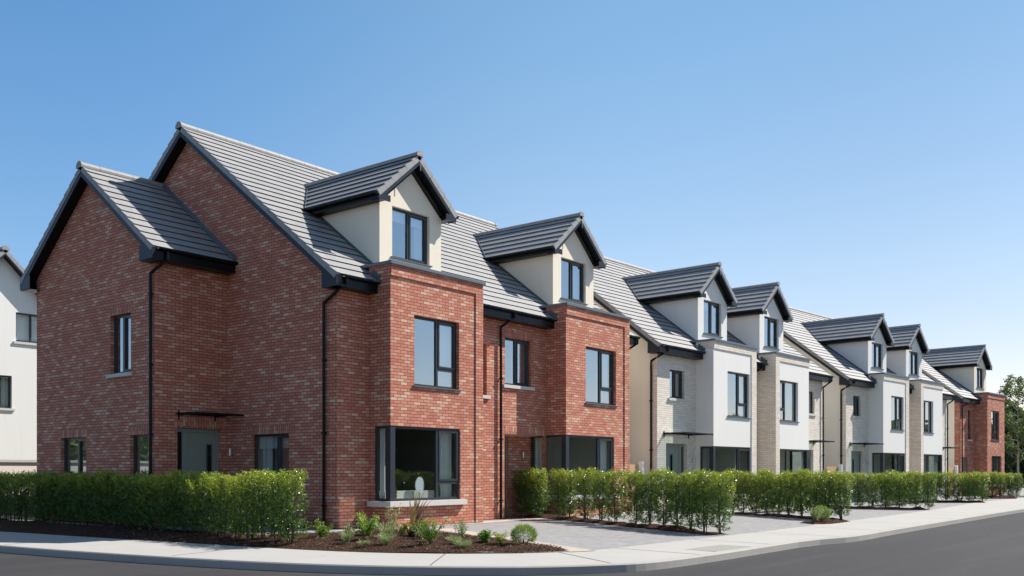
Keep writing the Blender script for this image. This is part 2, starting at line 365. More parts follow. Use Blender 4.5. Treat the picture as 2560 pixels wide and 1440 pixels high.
def window(par, pl, pos, a0, a1, z0, z1, mull=(), sash=(), transom=None, sill=None, dep=.1, room=2.2, curt=None, glass='glass', roomm='room', blind=0, rooms=True, re=.25):
    f = MB('frame'); w = .055; d0, d1 = dep, dep+.07
    pbox(f, pl, pos, a0, a1, z1-w, z1, d0, d1); pbox(f, pl, pos, a0, a1, z0, z0+w, d0, d1)
    ed = [a0+.0]+list(mull)+[a1]
    pbox(f, pl, pos, a0, a0+w, z0+w, z1-w, d0, d1); pbox(f, pl, pos, a1-w, a1, z0+w, z1-w, d0, d1)
    for m_ in mull: pbox(f, pl, pos, m_-.035, m_+.035, z0+w, z1-w, d0, d1)
    for i in sash:                          # opening sash: an extra proud inner frame
        l = ed[i]+(w if i == 0 else .035); r = ed[i+1]-(w if i == len(ed)-2 else .035); b = z0+w
        if transom:
            pbox(f, pl, pos, l, r, transom-.035, transom+.035, d0+.001, d1); b = transom+.035
        s_ = .045
        for q in ((l, r, z1-w-s_, z1-w), (l, r, b, b+s_), (l, l+s_, b+s_, z1-w-s_), (r-s_, r, b+s_, z1-w-s_)): pbox(f, pl, pos, *q, d0-.016, d1-.01)
    wo = f.build('window', par)
    g = MB(glass); g.face([pt(pl, pos, a0+.02, z0+.02, dep+.035), pt(pl, pos, a1-.02, z0+.02, dep+.035), pt(pl, pos, a1-.02, z1-.02, dep+.035), pt(pl, pos, a0+.02, z1-.02, dep+.035)])
    g.build('pane', wo)
    if sill == 'conc':
        s = MB('conc'); pbox(s, pl, pos, a0-.1, a1+.1, z0-.095, z0-.004, -.06, .11); s.build('sill', wo)
    elif sill == 'metal':
        s = MB('msill'); pbox(s, pl, pos, a0-.06, a1+.06, z0-.032, z0-.003, -.05, .11); s.build('sill', wo)
    if rooms:
        r = MB(roomm); e = re; D0, D1 = dep+.08, dep+.08+room; ra, rb, rz0, rz1 = a0-e, a1+e, z0-.35, z1+.12
        P_ = lambda a, z, d: pt(pl, pos, a, z, d)
        r.face([P_(ra, rz0, D1), P_(rb, rz0, D1), P_(rb, rz1, D1), P_(ra, rz1, D1)])
        r.face([P_(ra, rz0, D0), P_(ra, rz0, D1), P_(ra, rz1, D1), P_(ra, rz1, D0)])
        r.face([P_(rb, rz0, D0), P_(rb, rz0, D1), P_(rb, rz1, D1), P_(rb, rz1, D0)])
        r.face([P_(ra, rz1, D0), P_(rb, rz1, D0), P_(rb, rz1, D1), P_(ra, rz1, D1)])
        r.face([P_(ra, rz0, D0), P_(rb, rz0, D0), P_(rb, rz0, D1), P_(ra, rz0, D1)])
        # wall around the opening on the inside
        for q in ((ra, a0, rz0, rz1), (a1, rb, rz0, rz1), (a0, a1, rz0, z0), (a0, a1, z1, rz1)):
            r.face([P_(q[0], q[2], D0), P_(q[1], q[2], D0), P_(q[1], q[3], D0), P_(q[0], q[3], D0)])
        r.build('room_shell', wo)
    if curt:
        for (c0, c1) in curt: curtain(wo, pl, pos, c0, c1, z0-.1, z1, dep+.2)
    if blind:
        b = MB('blind'); pbox(b, pl, pos, a0+.03, a1-.03, z1-.05-blind, z1-.03, dep+.13, dep+.15); b.build('roller_blind', wo)
    return wo
def curtain(par, pl, pos, c0, c1, z0, z1, d):
    c = MB('curtain'); n = max(6, int((c1-c0)/.035)); P0 = None
    for i in range(n+1):
        a = c0+(c1-c0)*i/n; q = d+.03*math.sin(i*1.9)+.012*math.sin(i*.7)
        P1 = (pt(pl, pos, a, z0, q), pt(pl, pos, a, z1, q))
        if P0: c.face([P0[0], P1[0], P1[1], P0[1]])
        P0 = P1
    c.build('curtain', par, smooth=True)

GAUGE = .34
def slope(name, par, e0, e1, up, matk='tile', verge0=True, verge1=True, gauge=GAUGE, lip=.031, vlen=.11):
    """tiled slope. e0,e1 eave ends seen on the top surface, up = vector from eave to ridge"""
    e0, e1, up = Vector(e0), Vector(e1), Vector(up); ax = (e1-e0).normalized(); n = ax.cross(up).normalized()
    if n.z < 0: n = -n
    L = up.length; k = max(2, round(L/gauge)); u = up/k; mb = MB(matk); wid = (e1-e0).length; ou = (e0.x+e0.y)
    rr = random.Random(int(abs(e0.x*31+e0.y*17)*10))
    for i in range(k):
        lo = u*i; hi = u*(i+1)+u*.06
        j = lip+rr.uniform(-.002, .002)
        a, b = e0+lo+n*j, e1+lo+n*j; c, d = e1+hi+n*.002, e0+hi+n*.002
        V = i+.5
        mb.face([a, b, c, d], [(ou, V), (ou+wid, V), (ou+wid, V), (ou, V)])
        uc = u.normalized()*.05
        mb.face([e0+lo+uc-n*.004, e1+lo+uc-n*.004, b, a], [(ou, V)]*4)
    mb.face([e0-n*.03, e0+up-n*.03, e1+up-n*.03, e1-n*.03])
    for end, P, s in ((verge0, e0, -1), (verge1, e1, 1)):
        if not end: continue
        for i in range(k):
            lo = u*i-u*.03; hi = u*(i+1)-u*.01
            t0 = n*(lip+.012); t1 = n*(.008); dn = -n*vlen
            o_ = ax*s*.035; i_ = -ax*s*.05
            p = [P+lo+dn+i_, P+lo+dn+o_, P+hi+dn+i_, P+hi+dn+o_, P+lo+t0+i_, P+lo+t0+o_, P+hi+t1+i_, P+hi+t1+o_]
            mb.hexa(p)
    return mb.build(name, par)
def ridge(par, p0, p1, cap0=False, cap1=False, r=.125):
    mb = MB('tile'); p0, p1 = Vector(p0), Vector(p1); d = p1-p0; L = d.length; d.normalize(); n = max(1, round(L/.45)); st = L/n
    x = d.cross(Vector((0, 0, 1))).normalized()
    def ring(c, rr): return [c+x*rr*math.cos(t)*1.05+Vector((0, 0, rr*math.sin(t)-.06)) for t in [math.pi*(-.08+1.16*q/8) for q in range(9)]]
    for i in range(n):
        a = ring(p0+d*(st*i), r); b = ring(p0+d*(st*(i+1)-.008), r)
        for q in range(8): mb.face([a[q], b[q], b[q+1], a[q+1]])
        mb.face(a[::-1]); mb.face(b)
    for c, P, s in ((cap0, p0, -1), (cap1, p1, 1)):
        if c:
            a = ring(P, r*1.12); b = ring(P+d*s*.05, r*1.12)
            for q in range(8): mb.face([a[q], b[q], b[q+1], a[q+1]])
            mb.face([v for v in b]); mb.face([v for v in a])
    return mb.build('ridge_tiles', par)
def barge(par, P0, P1, out, thick=.03, drop0=.07, h=.20, soff=None):
    """barge board following P0->P1 (top tile line), out = outward unit; soff = vector back to wall for the soffit"""
    P0, P1, out = Vector(P0), Vector(P1), Vector(out); mb = MB('barge')
    z0, z1 = Vector((0, 0, -drop0-h)), Vector((0, 0, -drop0))
    p = [P0+z0, P0+z0+out*thick, P1+z0, P1+z0+out*thick, P0+z1, P0+z1+out*thick, P1+z1, P1+z1+out*thick]
    mb.hexa(p)
    if soff is not None:
        sv = Vector(soff); mb.use('black'); q = Vector((0, 0, -drop0-h+.03)); q2 = Vector((0, 0, -drop0-h+.05))
        mb.hexa([P0+q, P0+q+sv, P1+q, P1+q+sv, P0+q2, P0+q2+sv, P1+q2, P1+q2+sv])
    return mb.build('bargeboard', par)
GUT = [(-.06, .0), (-.058, -.03), (-.045, -.055), (-.02, -.07), (.02, -.07), (.045, -.055), (.058, -.03), (.06, 0), (.05, 0), (.045, -.03), (.02, -.055), (-.02, -.055), (-.045, -.03), (-.05, 0)]
def gutter(par, p0, p1, ax, clips=True):
    mb = MB('black'); mb.sweep(GUT, p0, p1, ax)
    d = Vector(p1)-Vector(p0); n = int(d.length/.9)
    for i in range(1, n+1):
        c = Vector(p0)+d*(i/(n+1)); e = d.normalized()*.012
        mb.sweep([(a*1.12, b*1.12+.004) for a, b in GUT], c-e, c+e, ax)
    return mb.build('gutter', par)
def pipe(par, pts, r=.035):
    mb = MB('black'); mb.tube(pts, r, 10)
    z = pts[-1][2]+.5
    while z < pts[-2][2]-.3:
        x, y = pts[-1][0], pts[-1][1]; mb.box(x-.05, x+.05, y-.05, y+.05, z, z+.035); z += 1.7
    return mb.build('downpipe', par, smooth=False)

RX, RY = .76, 6.65          # main roof: tile plane z = 10.55-.76*(6.65-y)
RZ = 10.55
def rz(y): return RZ-RX*(RY-y)

def dormer(par, xc, wm, left_only=False, wy=.93):
    hw = 1.11; ez = 7.98
    mb = MB(wm)
    win = (xc-.68, xc+.67, 6.66, 7.93)
    panel(mb, 'Y', wy, xc-hw, xc+hw, 6.1, ez-.05, [win], .12)
    mb.face([(xc-hw, wy, ez-.05), (xc+hw, wy, ez-.05), (xc, wy, ez-.05+hw*.86)])
    for s in (-1, 1):
        x = xc+s*hw
        q = [(x, wy, 6.1), (x, wy, ez), (x, 4.2, ez), (x, 3.6, 7.2)]
        mb.face(q if s > 0 else q[::-1])
    d = mb.build('dormer', par)
    tz = 9.30; ty = .68; e = 1.42; eh = tz-e*.86
    bk = (tz-RZ)/RX+RY; bke = (eh-RZ)/RX+RY
    for s in (-1, 1):
        pts0, pts1 = (xc+s*e, ty, eh), (xc+s*e, bk+.1, eh)
        r_ = slope('dormer_roof', d, pts0, pts1, (-s*e, 0, e*.86), verge0=True, verge1=False, gauge=.31, lip=.036)
        barge(d, (xc+s*(e-.04), ty-.0, eh+.03), (xc, ty-.0, tz-.0), (0, -1, 0), h=.15, drop0=.10, soff=(0, wy-ty, 0))
        # kneeler plate + eaves box + gutter
        k = MB('barge'); k.box(min(xc+s*(e-.02), xc+s*(hw-.10)), max(xc+s*(e-.02), xc+s*(hw-.10)), ty-.034, ty-.002, eh-.18, eh-.03)
        k.use('black'); k.box(min(xc+s*(e-.03), xc+s*(hw+.003)), max(xc+s*(e-.03), xc+s*(hw+.003)), ty, bke+.2, eh-.16, eh-.035); k.build('eaves_box', d)
        gutter(d, (xc+s*(e+.055), ty+.0, eh-.0), (xc+s*(e+.055), bke-.02, eh-.0), (1, 0, 0))
        # lead along the cheek and valley
        l = MB('lead'); y0, y1 = wy-.02, (ez-RZ)/RX+RY
        x = xc+s*hw; a, b = (x, x+s*.04)
        l.hexa([(a, y0, rz(y0)-.02), (b, y0, rz(y0)-.02), (a, y1, rz(y1)-.02), (b, y1, rz(y1)-.02), (a, y0, rz(y0)+.09), (b, y0, rz(y0)+.06), (a, y1, rz(y1)+.09), (b, y1, rz(y1)+.06)])
        A = Vector((xc+s*(e+.0), bke-.06, eh)); B = Vector((xc, bk-.06, tz)); Wd = Vector((s*.10, -.09, -.07)); up = Vector((0, 0, .055))
        l.face([A+up, A+Wd+up, B+Wd+up, B+up]); l.face([A+Wd+up, A+Wd*1.05-up*.3, B+Wd*1.05-up*.3, B+Wd+up]); l.build('flashing', d)
    ridge(d, (xc, ty-.02, tz+.055), (xc, bk+.1, tz+.055), cap0=True, r=.10)
    f = MB('steel'); f.tube([(xc+.01, ty-.06, tz-.22), (xc+.01, ty-.06, tz-.4)], .012, 6); f.build('finial_pin', d)
    window(d, 'Y', wy, *win, mull=[xc-.03], sash=[1], sill='metal', dep=.09, room=1.6, curt=[(win[1]-.28, win[1]-.02)], blind=(.25 if xc < 3 else 0))
    return d

def bay(par, b0, b1, pm, bm, side, strip=.26, style='A', win=None, depth=.73, zt=6.2):
    """style A: corner window at left, border strip right. B: mirrored. C: plain brick with ordinary ground window"""
    mb = MB(pm); zb = 5.92; pr = .03; cz0, cz1 = .62, 2.4
    w = win
    if style == 'A':
        cr = b1-strip-.58 if pm == 'red' else b1-strip-.02
        holes = [w, (b0, cr, cz0, cz1)]
        panel(mb, 'Y', 0, b0, b1-strip, 0, zb, [w], .14) if False else None
        # upper part above the corner window and lower apron
        panel(mb, 'Y', 0, b0, b1-strip, cz1, zb, [w], .14)
        if cr < b1-strip: panel(mb, 'Y', 0, cr, b1-strip, cz0, cz1)
        panel(mb, 'Y', 0, b0, b1-strip, 0, cz0)
        sy = .56
        panel(mb, 'X', b0, 0, depth, cz1, zb); panel(mb, 'X', b0, sy, depth, cz0, cz1); panel(mb, 'X', b0, 0, depth, 0, cz0)
        mb.use('conc' if pm == 'red' else pm)
        mb.face([(b0, 0, cz1), (b0, sy, cz1), (cr, sy, cz1), (cr, 0, cz1)])
        mb.use(pm)
        mb.face([(cr, 0, cz0), (cr, .14, cz0), (cr, .14, cz1), (cr, 0, cz1)]); mb.face([(b0, sy, cz0), (b0+.14, sy, cz0), (b0+.14, sy, cz1), (b0, sy, cz1)])
    elif style == 'B':
        panel(mb, 'Y', 0, b0+strip, b1, cz1, zb, [w], .14)
        panel(mb, 'Y', 0, b0+strip, b1, 0, cz0); mb.face([(b0+strip, 0, cz0), (b0+strip, .14, cz0), (b0+strip, .14, cz1), (b0+strip, 0, cz1)])
        mb.face([(b0+strip, 0, cz1), (b0+strip, .5, cz1), (b1, .5, cz1), (b1, 0, cz1)])
        mb.use(side); panel(mb, 'X', b0, 0, depth, 0, zb); mb.use(pm)
        panel(mb, 'XP', b1, 0, depth, cz1, zb); panel(mb, 'XP', b1, 0, depth, 0, cz0)
    else:
        panel(mb, 'Y', 0, b0, b1, 0, zb, [w, (b0+.79, b1-.6, cz0, cz1)], .14); panel(mb, 'X', b0, 0, depth, 0, zb)
    if style != 'B': mb.use(pm if pm == 'red' else bm); panel(mb, 'XP', b1, 0, depth, 0, zb)
    o = mb.build('bay', par)
    br = MB(bm)
    br.box(b0-.0, b1+pr, -pr, depth, zb, zt)
    if style == 'A': br.box(b1-strip, b1+pr, -pr, .0, 0, zb)
    if style == 'B': br.box(b0-.003, b0+strip, -pr, .0, 0, zb)
    br.build('brick_border', o)
    c = MB('coping'); c.box(b0-.05, b1+.08, -pr-.05, 1.25, zt, zt+.07); c.build('coping', o)
    fo = MB('frame')
    cx = (w[0]+w[1])/2
    if style == 'B':
        m1 = w[0]+(w[1]-w[0])*.38
        window(o, 'Y', 0, *w, mull=[m1], sash=[0], transom=w[2]+.45, sill='metal', dep=.10, curt=[(w[0]+.02, w[0]+.2)])
    else:
        m1 = w[0]+(w[1]-w[0])*.555
        window(o, 'Y', 0, *w, mull=[m1], sash=[1], transom=w[2]+.47, sill='metal', dep=.10, curt=[(m1+.12, w[1]-.05)])
    return o

def corner_window(par, b0, cr, z0, z1, sy, mull, big_room=False, dep=.045):
    """front + side glazing meeting at the bay's left corner"""
    f = MB('frame'); w = .06
    def bar(a0, a1, q0, q1): f.box(a0, a1, dep, dep+.07, q0, q1)
    P = .17                                   # corner post
    f.box(b0+.012, b0+P, .012, P, z0, z1)
    bar(b0+P, cr, z1-w, z1-.002); bar(b0+P, cr, z0+.001, z0+w); bar(cr-w, cr-.001, z0+w, z1-w); bar(mull-.04, mull+.04, z0+w, z1-w)
    l, r, t = mull+.04, cr-w, z0+.43
    f.box(l, r, dep+.002, dep+.07, t-.04, t+.035)
    for q in ((l, r, z1-w-.05, z1-w), (l, r, t+.035, t+.085), (l, l+.05, t+.085, z1-w-.05), (r-.05, r, t+.085, z1-w-.05)): f.box(q[0], q[1], dep-.014, dep+.05, q[2], q[3])
    # side
    f.box(b0+dep, b0+dep+.07, P, sy, z1-w, z1-.002); f.box(b0+dep, b0+dep+.07, P, sy, z0+.001, z0+w); f.box(b0+dep, b0+dep+.07, sy-w, sy-.001, z0+w, z1-w)
    wo = f.build('corner_window', par)
    g = MB('glassbay'); g.face([(b0+P, dep+.03, z0), (cr-.02, dep+.03, z0), (cr-.02, dep+.03, z1), (b0+P, dep+.03, z1)]); g.build('pane', wo)
    g = MB('glassbay'); g.face([(b0+dep+.03, P, z0), (b0+dep+.03, sy-.02, z0), (b0+dep+.03, sy-.02, z1), (b0+dep+.03, P, z1)]); g.build('pane', wo)
    s = MB('conc'); s.box(b0-.13, cr+.13, -.13, .05, z0-.13, z0-.004); s.box(b0-.13, b0+.05, .05, sy+.1, z0-.13, z0-.004); s.build('sill', wo)
    return wo

def canopy(par, pl, pos, a0, a1, z, proj=.85, matk='glasslow', rodmat='black'):
    mb = MB('black')
    for a in (a0+.06, a1-.30):
        pbox(mb, pl, pos, a-.012, a+.012, z-.13, z+.09, -.03, .0)
        pbox(mb, pl, pos, a-.015, a+.015, z-.025, z+.02, -proj+.05, -.03)
    pbox(mb, pl, pos, a0, a1, z-.02, z+.025, -proj, -proj+.03); pbox(mb, pl, pos, a0, a1, z-.01, z+.03, -.03, -.001)
    c = mb.build('door_canopy', par)
    g = MB(matk); pbox(g, pl, pos, a0+.003, a1-.003, z+.026, z+.034, -proj+.01, -.02); g.build('canopy_glass', c)
    return c
def lamp(par, pl, pos, a, z):
    mb = MB('steel'); c = Vector(pt(pl, pos, a, z, -.09)); mb.tube([c-Vector((0, 0, .09)), c+Vector((0, 0, .09))], .038, 12)
    c2 = Vector(pt(pl, pos, a, z, -.03)); pbox(mb, pl, pos, a-.03, a+.03, z-.05, z+.05, -.06, -.001); mb.build('wall_lamp', par)
def door(par, pl, pos, a0, a1, h, side='right', dep=.12, mirror=False):
    """door leaf with side light. side = where the side light is"""
    f = MB('door'); w = .06; sl = .28
    pbox(f, pl, pos, a0, a1, h-.10, h, dep, dep+.08); pbox(f, pl, pos, a0, a0+w, .0, h-.1, dep, dep+.08); pbox(f, pl, pos, a1-w, a1, 0, h-.1, dep, dep+.08)
    m = a1-sl if side == 'right' else a0+sl
    pbox(f, pl, pos, m-.07, m+.07, 0, h-.1, dep, dep+.08)
    do = f.build('front_door', par)
    la, lb = (a0+w+.004, m-.074) if side == 'right' else (m+.074, a1-w-.004)
    l = MB('door'); pbox(l, pl, pos, la, lb, .02, h-.104, dep+.025, dep+.07)
    n = 6
    for i in range(1, n):
        q = la+(lb-la)*i/n; l.use('frame') if False else None
    l.build('door_leaf', do)
    gx = lb-.2 if side == 'left' else la+.5*(lb-la)
    g = MB('msill'); pbox(g, pl, pos, gx-.085, gx+.085, .55, h-.38, dep+.012, dep+.024); go = g.build('door_glass', do)
    g2 = MB('doorglass'); pface(g2, pl, pos, gx-.06, gx+.06, .58, h-.41, dep+.010); g2.build('pane', go)
    sa, sb = (m+.07, a1-w) if side == 'right' else (a0+w, m-.07)
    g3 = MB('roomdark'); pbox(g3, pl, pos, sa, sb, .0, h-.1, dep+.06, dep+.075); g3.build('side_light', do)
    g4 = MB('doorglass'); pface(g4, pl, pos, sa, sb, 0, h-.1, dep+.045); g4.build('pane', do)
    hd = MB('steel'); ha = la+.08 if side == 'left' else lb-.08
    p = Vector(pt(pl, pos, ha, 1.05, dep-.02)); q = Vector(pt(pl, pos, ha+(.12 if side == 'left' else -.12), 1.05, dep-.02)); hd.tube([p, q], .011, 6)
    hd.tube([pt(pl, pos, ha, 1.05, dep+.03), p], .016, 6); hd.build('handle', do)
    return do
def soldier(par, pl, pos, a0, a1, z, matk='red'):
    mb = MB(matk, swap=True); pbox(mb, pl, pos, a0-.07, a1+.07, z+.001, z+.226, -.003, .05); return mb.build('soldier_course', par)

def shell_roof(par, x0, x1, open0, open1, rear=True):
    """main roof halves: front slope, rear slope, ridge, bargeboards, eaves box. open0/open1: gable verge at that end"""
    xa = x0-(.27 if open0 else 0); xb = x1+(.27 if open1 else 0); ye = .42; L = RY-ye
    slope('roof', par, (xa, ye, rz(ye)), (xb, ye, rz(ye)), (0, L, L*RX), verge0=open0, verge1=open1)
    if rear: slope('rear_roof', par, (xa, 2*RY-ye, rz(ye)), (xb, 2*RY-ye, rz(ye)), (0, -L, L*RX), verge0=open0, verge1=open1)
    ridge(par, (xa-.03, RY, RZ+.03), (xb+.03, RY, RZ+.03), cap0=open0, cap1=open1)
    for op, x, s, xw in ((open0, xa, -1, x0), (open1, xb, 1, x1)):
        if op:
            barge(par, (x+.005, ye+.02, rz(ye)), (x+.005, RY, RZ), (s, 0, 0), soff=(-s*(abs(x-xw)), 0, 0))
            if rear: barge(par, (x+.005, 2*RY-ye-.02, rz(ye)), (x+.005, RY, RZ), (s, 0, 0), soff=(-s*(abs(x-xw)), 0, 0))
    e = MB('black')
    z1 = rz(ye)-.05
    e.box(xa+.0, xb, ye+.02, .727, z1-.22, z1-.19); e.box(xa, xb, ye-.0, ye+.02, z1-.22, z1+.03)
    if open0:
        e.use('barge'); e.face([(xa-.03, ye, z1-.22), (xa-.03, .93, z1-.22), (xa-.03, .93, z1+.15), (xa-.03, ye, z1+.03)][::-1]); e.face([(xa-.03, ye, z1-.22), (xa, ye, z1-.22), (xa, ye, z1+.03), (xa-.03, ye, z1+.03)]); e.face([(xa-.03, ye, z1-.22), (xa-.03, .93, z1-.22), (x0, .93, z1-.22), (x0, ye, z1-.22)])
        e.face([(xa-.03, .93, z1-.22), (xa-.03, .93, z1+.15), (x0, .93, z1+.15), (x0, .93, z1-.22)])
    e.build('eaves_box', par)

def gable(mb, pl, pos, y0, y1, ze, yr, zr):
    q = [pt(pl, pos, y0, ze), pt(pl, pos, y1, ze), pt(pl, pos, yr, zr)]
    if pl == 'X': q.reverse()
    mb.face(q)
YF, YB = .73, 12.57
ZE = rz(YF)-.06             # wall head at front
ZG = RZ-.08

def house(name, label, loc, rot, x0, x1, front_mat, side_mat, pier_mat, openL, openR, bayspec, fronts=(), sides=(), group='semi-detached houses in the terrace', hole_extra=()):
    H = empty(name, loc, rot, label=label, category='house', group=group)
    b0, b1 = bayspec[0], bayspec[1]
    w = MB(front_mat)
    fh = [f for f in fronts] + list(hole_extra)
    hl = [h for h in fh if h[1] <= b0+.02]; hr = [h for h in fh if h[0] >= b1-.02]
    panel(w, 'Y', YF, x0, b0, 0, ZE, hl, .12); panel(w, 'Y', YF, b1, x1, 0, ZE, hr, .12)
    w.use(side_mat)
    ps = .3 if pier_mat else 0
    if openL:
        if pier_mat: w.use(pier_mat); panel(w, 'X', x0, YF, YF+.3, 0, ZE+.1); w.use(side_mat)
        panel(w, 'X', x0, YF+ps, YB, 0, ZE, sides, .12)
        gable(w, 'X', x0, YF, YB, ZE, RY, ZG)
    if openR:
        panel(w, 'XP', x1, YF, YB, 0, ZE); gable(w, 'XP', x1, YF, YB, ZE, RY, ZG)
    w.use(side_mat); panel(w, 'YP', YB, x0, x1, 0, ZE)
    w.build('wall', H)
    shell_roof(H, x0, x1, openL, openR)
    return H
SN = 'soldier_course'

# ============================================================ HOUSE 1 : red brick corner house
G1 = 'semi-detached pair of red brick houses'
XR = 4.62
H1 = house('brick_house', 'large red brick corner house with a gabled side wing and a grey tiled roof', (0, 0, 0), 0, -.99, XR, 'red', 'red', None, True, False, (0, 3.31),
    fronts=[(3.75, 4.40, 3.42, 4.83)], sides=[(2.48, 3.96, .9, 2.25)], group='houses along the street')
b = bay(H1, 0, 3.31, 'red', 'red', 'red', .26, 'A', (.80, 2.43, 3.40, 5.10))
cwin = corner_window(b, 0, 2.47, .62, 2.4, .56, 1.66)
window(H1, 'Y', YF, 3.75, 4.40, 3.42, 4.83, sill='conc', dep=.1, room=1)
soldier(H1, 'Y', YF, 3.75, 4.40, 4.83)
wd = window(H1, 'X', -.99, 2.48, 3.96, .9, 2.25, mull=[3.02], sash=[0], dep=.1, curt=[(3.5, 3.92)], blind=.3, sill='conc', roomm='room')
soldier(H1, 'X', -.99, 2.48, 3.96, 2.25)
dormer(H1, 1.65, 'cream')
gutter(H1, (-1.10, .37, rz(.42)-.0), (.0, .37, rz(.42)), (0, 1, 0)); gutter(H1, (3.36, .37, rz(.42)), (XR, .37, rz(.42)), (0, 1, 0))
def stepflash(par, x, y0, z, s=-1):
    l = MB('lead')
    for i in range(3):
        l.box(min(x, x+s*.02)-.003, max(x, x+s*.02), y0+i*.09, y0+.10+i*.09, z+i*.06, z+.16+i*.07)
    l.box(x-.28, x-.02, y0-.06, y0+.28, z-.03, z+.01)
    l.build('flashing', par)
for (hh, xx) in ((H1, -.004),): stepflash(hh, xx, .34, rz(.42))
pipe(H1, [(-1.02, .37, 5.80), (-1.02, .37, 5.66), (-1.06, 1.12, 5.25), (-1.06, 1.12, 5.1), (-1.06, 1.12, .0)], .038)
lamp(H1, 'X', -.99, 4.72, 1.82)
# wing
WX, WY0, WY1, WRZ = -3.03, 4.99, 10.99, 9.25
wr = lambda y: WRZ-.765*abs(7.99-y)
mb = MB('red'); wz = wr(WY0)-.12
hs = [(6.07, 7.04, 3.80, 5.29), (8.27, 9.62, .9, 2.23), (5.27, 6.11, .9, 2.23)]
panel(mb, 'X', WX, WY0, WY1, 0, wz, hs, .12); gable(mb, 'X', WX, WY0, WY1, wz, 7.99, WRZ-.1)
panel(mb, 'Y', WY0, WX, -.99, 0, wz, [(-2.42, -1.16, 0, 2.41)], .12); panel(mb, 'YP', WY1, WX, -.99, 0, wz)
wing = mb.build('side_wing', H1)
ov = .26; ye = 4.62
slope('wing_roof', wing, (WX-ov, ye, wr(ye)), (-.992, ye, wr(ye)), (0, 7.99-ye, .765*(7.99-ye)), verge0=True, verge1=False)
slope('wing_roof', wing, (WX-ov, 15.98-ye, wr(ye)), (-.992, 15.98-ye, wr(ye)), (0, ye-7.99, .765*(7.99-ye)), verge0=True, verge1=False)
ridge(wing, (WX-ov-.03, 7.99, WRZ+.03), (-.98, 7.99, WRZ+.03), cap0=True)
for s in (0, 1):
    y = ye+.02 if s == 0 else 15.98-ye-.02
    barge(wing, (WX-ov+.005, y, wr(ye)), (WX-ov+.005, 7.99, WRZ), (-1, 0, 0), soff=(ov, 0, 0))
    e = MB('black'); z1 = wr(ye)-.05; ya, yb = (ye, WY0-.003) if s == 0 else (WY1+.003, 15.98-ye)
    e.box(WX-ov, -.995, ya, yb, z1-.22, z1-.19); yy = (ye-.0, ye+.02) if s == 0 else (15.98-ye-.02, 15.98-ye); e.box(WX-ov, -.995, *yy, z1-.19, z1+.03)
    e.use('barge'); y2 = WY0+.2 if s == 0 else WY1-.2; yo = ye if s == 0 else 15.98-ye
    e.hexa([(WX-ov-.032, min(yo, y2), z1-.22), (WX-ov-.001, min(yo, y2), z1-.22), (WX-ov-.032, max(yo, y2), z1-.22), (WX-ov-.001, max(yo, y2), z1-.22),
            (WX-ov-.032, min(yo, y2), z1+(.02 if s == 0 else .15)), (WX-ov-.001, min(yo, y2), z1+(.02 if s == 0 else .15)), (WX-ov-.032, max(yo, y2), z1+(.15 if s == 0 else .02)), (WX-ov-.001, max(yo, y2), z1+(.15 if s == 0 else .02))])
    e.box(WX-ov, WX-.003, min(ya, y2), max(yb, y2), z1-.235, z1-.221)
    e.build('eaves_box', wing)
gutter(wing, (-3.2, ye-.06, wr(ye)), (-.92, ye-.06, wr(ye)), (0, 1, 0))
stepflash(wing, -.99, ye-.05, wr(ye))
l = MB('lead'); l.hexa([(-1.06, ye, wr(ye)+.02), (-.985, ye, wr(ye)+.1), (-1.06, 7.99, WRZ+.02), (-.985, 7.99, WRZ+.1), (-1.06, ye, wr(ye)+.05), (-.985, ye, wr(ye)+.15), (-1.06, 7.99, WRZ+.05), (-.985, 7.99, WRZ+.15)]); l.build('flashing', wing)
pipe(wing, [(-2.95, ye-.06, 6.6), (-2.95, ye-.06, 6.42), (-3.10, 5.07, 6.12), (-3.10, 5.07, 5.95), (-3.10, 5.07, 0)], .038)
window(wing, 'X', WX, *hs[0], mull=[6.58], sash=[0], sill='conc', dep=.1, roomm='room')
window(wing, 'X', WX, *hs[1], mull=[8.85], sash=[0], sill='conc', dep=.1, room=1.6)
window(wing, 'X', WX, *hs[2], sill='conc', dep=.1, room=1.6, re=.02)
for h in hs: soldier(wing, 'X', WX, h[0], h[1], h[3])
door(wing, 'Y', WY0, -2.42, -1.16, 2.41, side='left')
soldier(wing, 'Y', WY0, -2.42, -1.16, 2.41)
canopy(wing, 'Y', WY0, -2.45, -1.05, 2.74, .8)

# living room behind the corner window: real box with furniture as its own things
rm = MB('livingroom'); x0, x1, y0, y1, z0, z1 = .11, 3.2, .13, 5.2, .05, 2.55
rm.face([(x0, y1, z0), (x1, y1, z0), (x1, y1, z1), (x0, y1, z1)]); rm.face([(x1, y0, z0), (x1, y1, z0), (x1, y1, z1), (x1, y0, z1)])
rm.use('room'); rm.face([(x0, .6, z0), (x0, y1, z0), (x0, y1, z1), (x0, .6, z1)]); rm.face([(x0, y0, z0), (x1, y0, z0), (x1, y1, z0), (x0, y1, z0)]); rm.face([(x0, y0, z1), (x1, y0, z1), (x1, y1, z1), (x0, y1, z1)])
rm.face([(2.5, y0, z0), (x1, y0, z0), (x1, y0, z1), (2.5, y0, z1)]); rm.face([(x0, y0, z0), (2.5, y0, z0), (2.5, y0, .6), (x0, y0, .6)])
rm.build('room_shell', H1)
curtain(cwin, 'Y', 0, 1.95, 2.42, .3, 2.35, .26)
curtain(cwin, 'X', 0, .40, .52, .3, 2.35, .2)
def add_bevel(o, w=.03, seg=3):
    m = o.modifiers.new('bevel', 'BEVEL'); m.width = w; m.segments = seg; m.limit_method = 'ANGLE'; return o
sofa = empty('sofa', (1.15, .80, .05), 0, label='cream sofa behind the corner window of the brick corner house', category='sofa')
q = MB('sofa'); q.box(-1.0, 1.0, -.4, .4, .12, .48); add_bevel(q.build('base', sofa), .05)
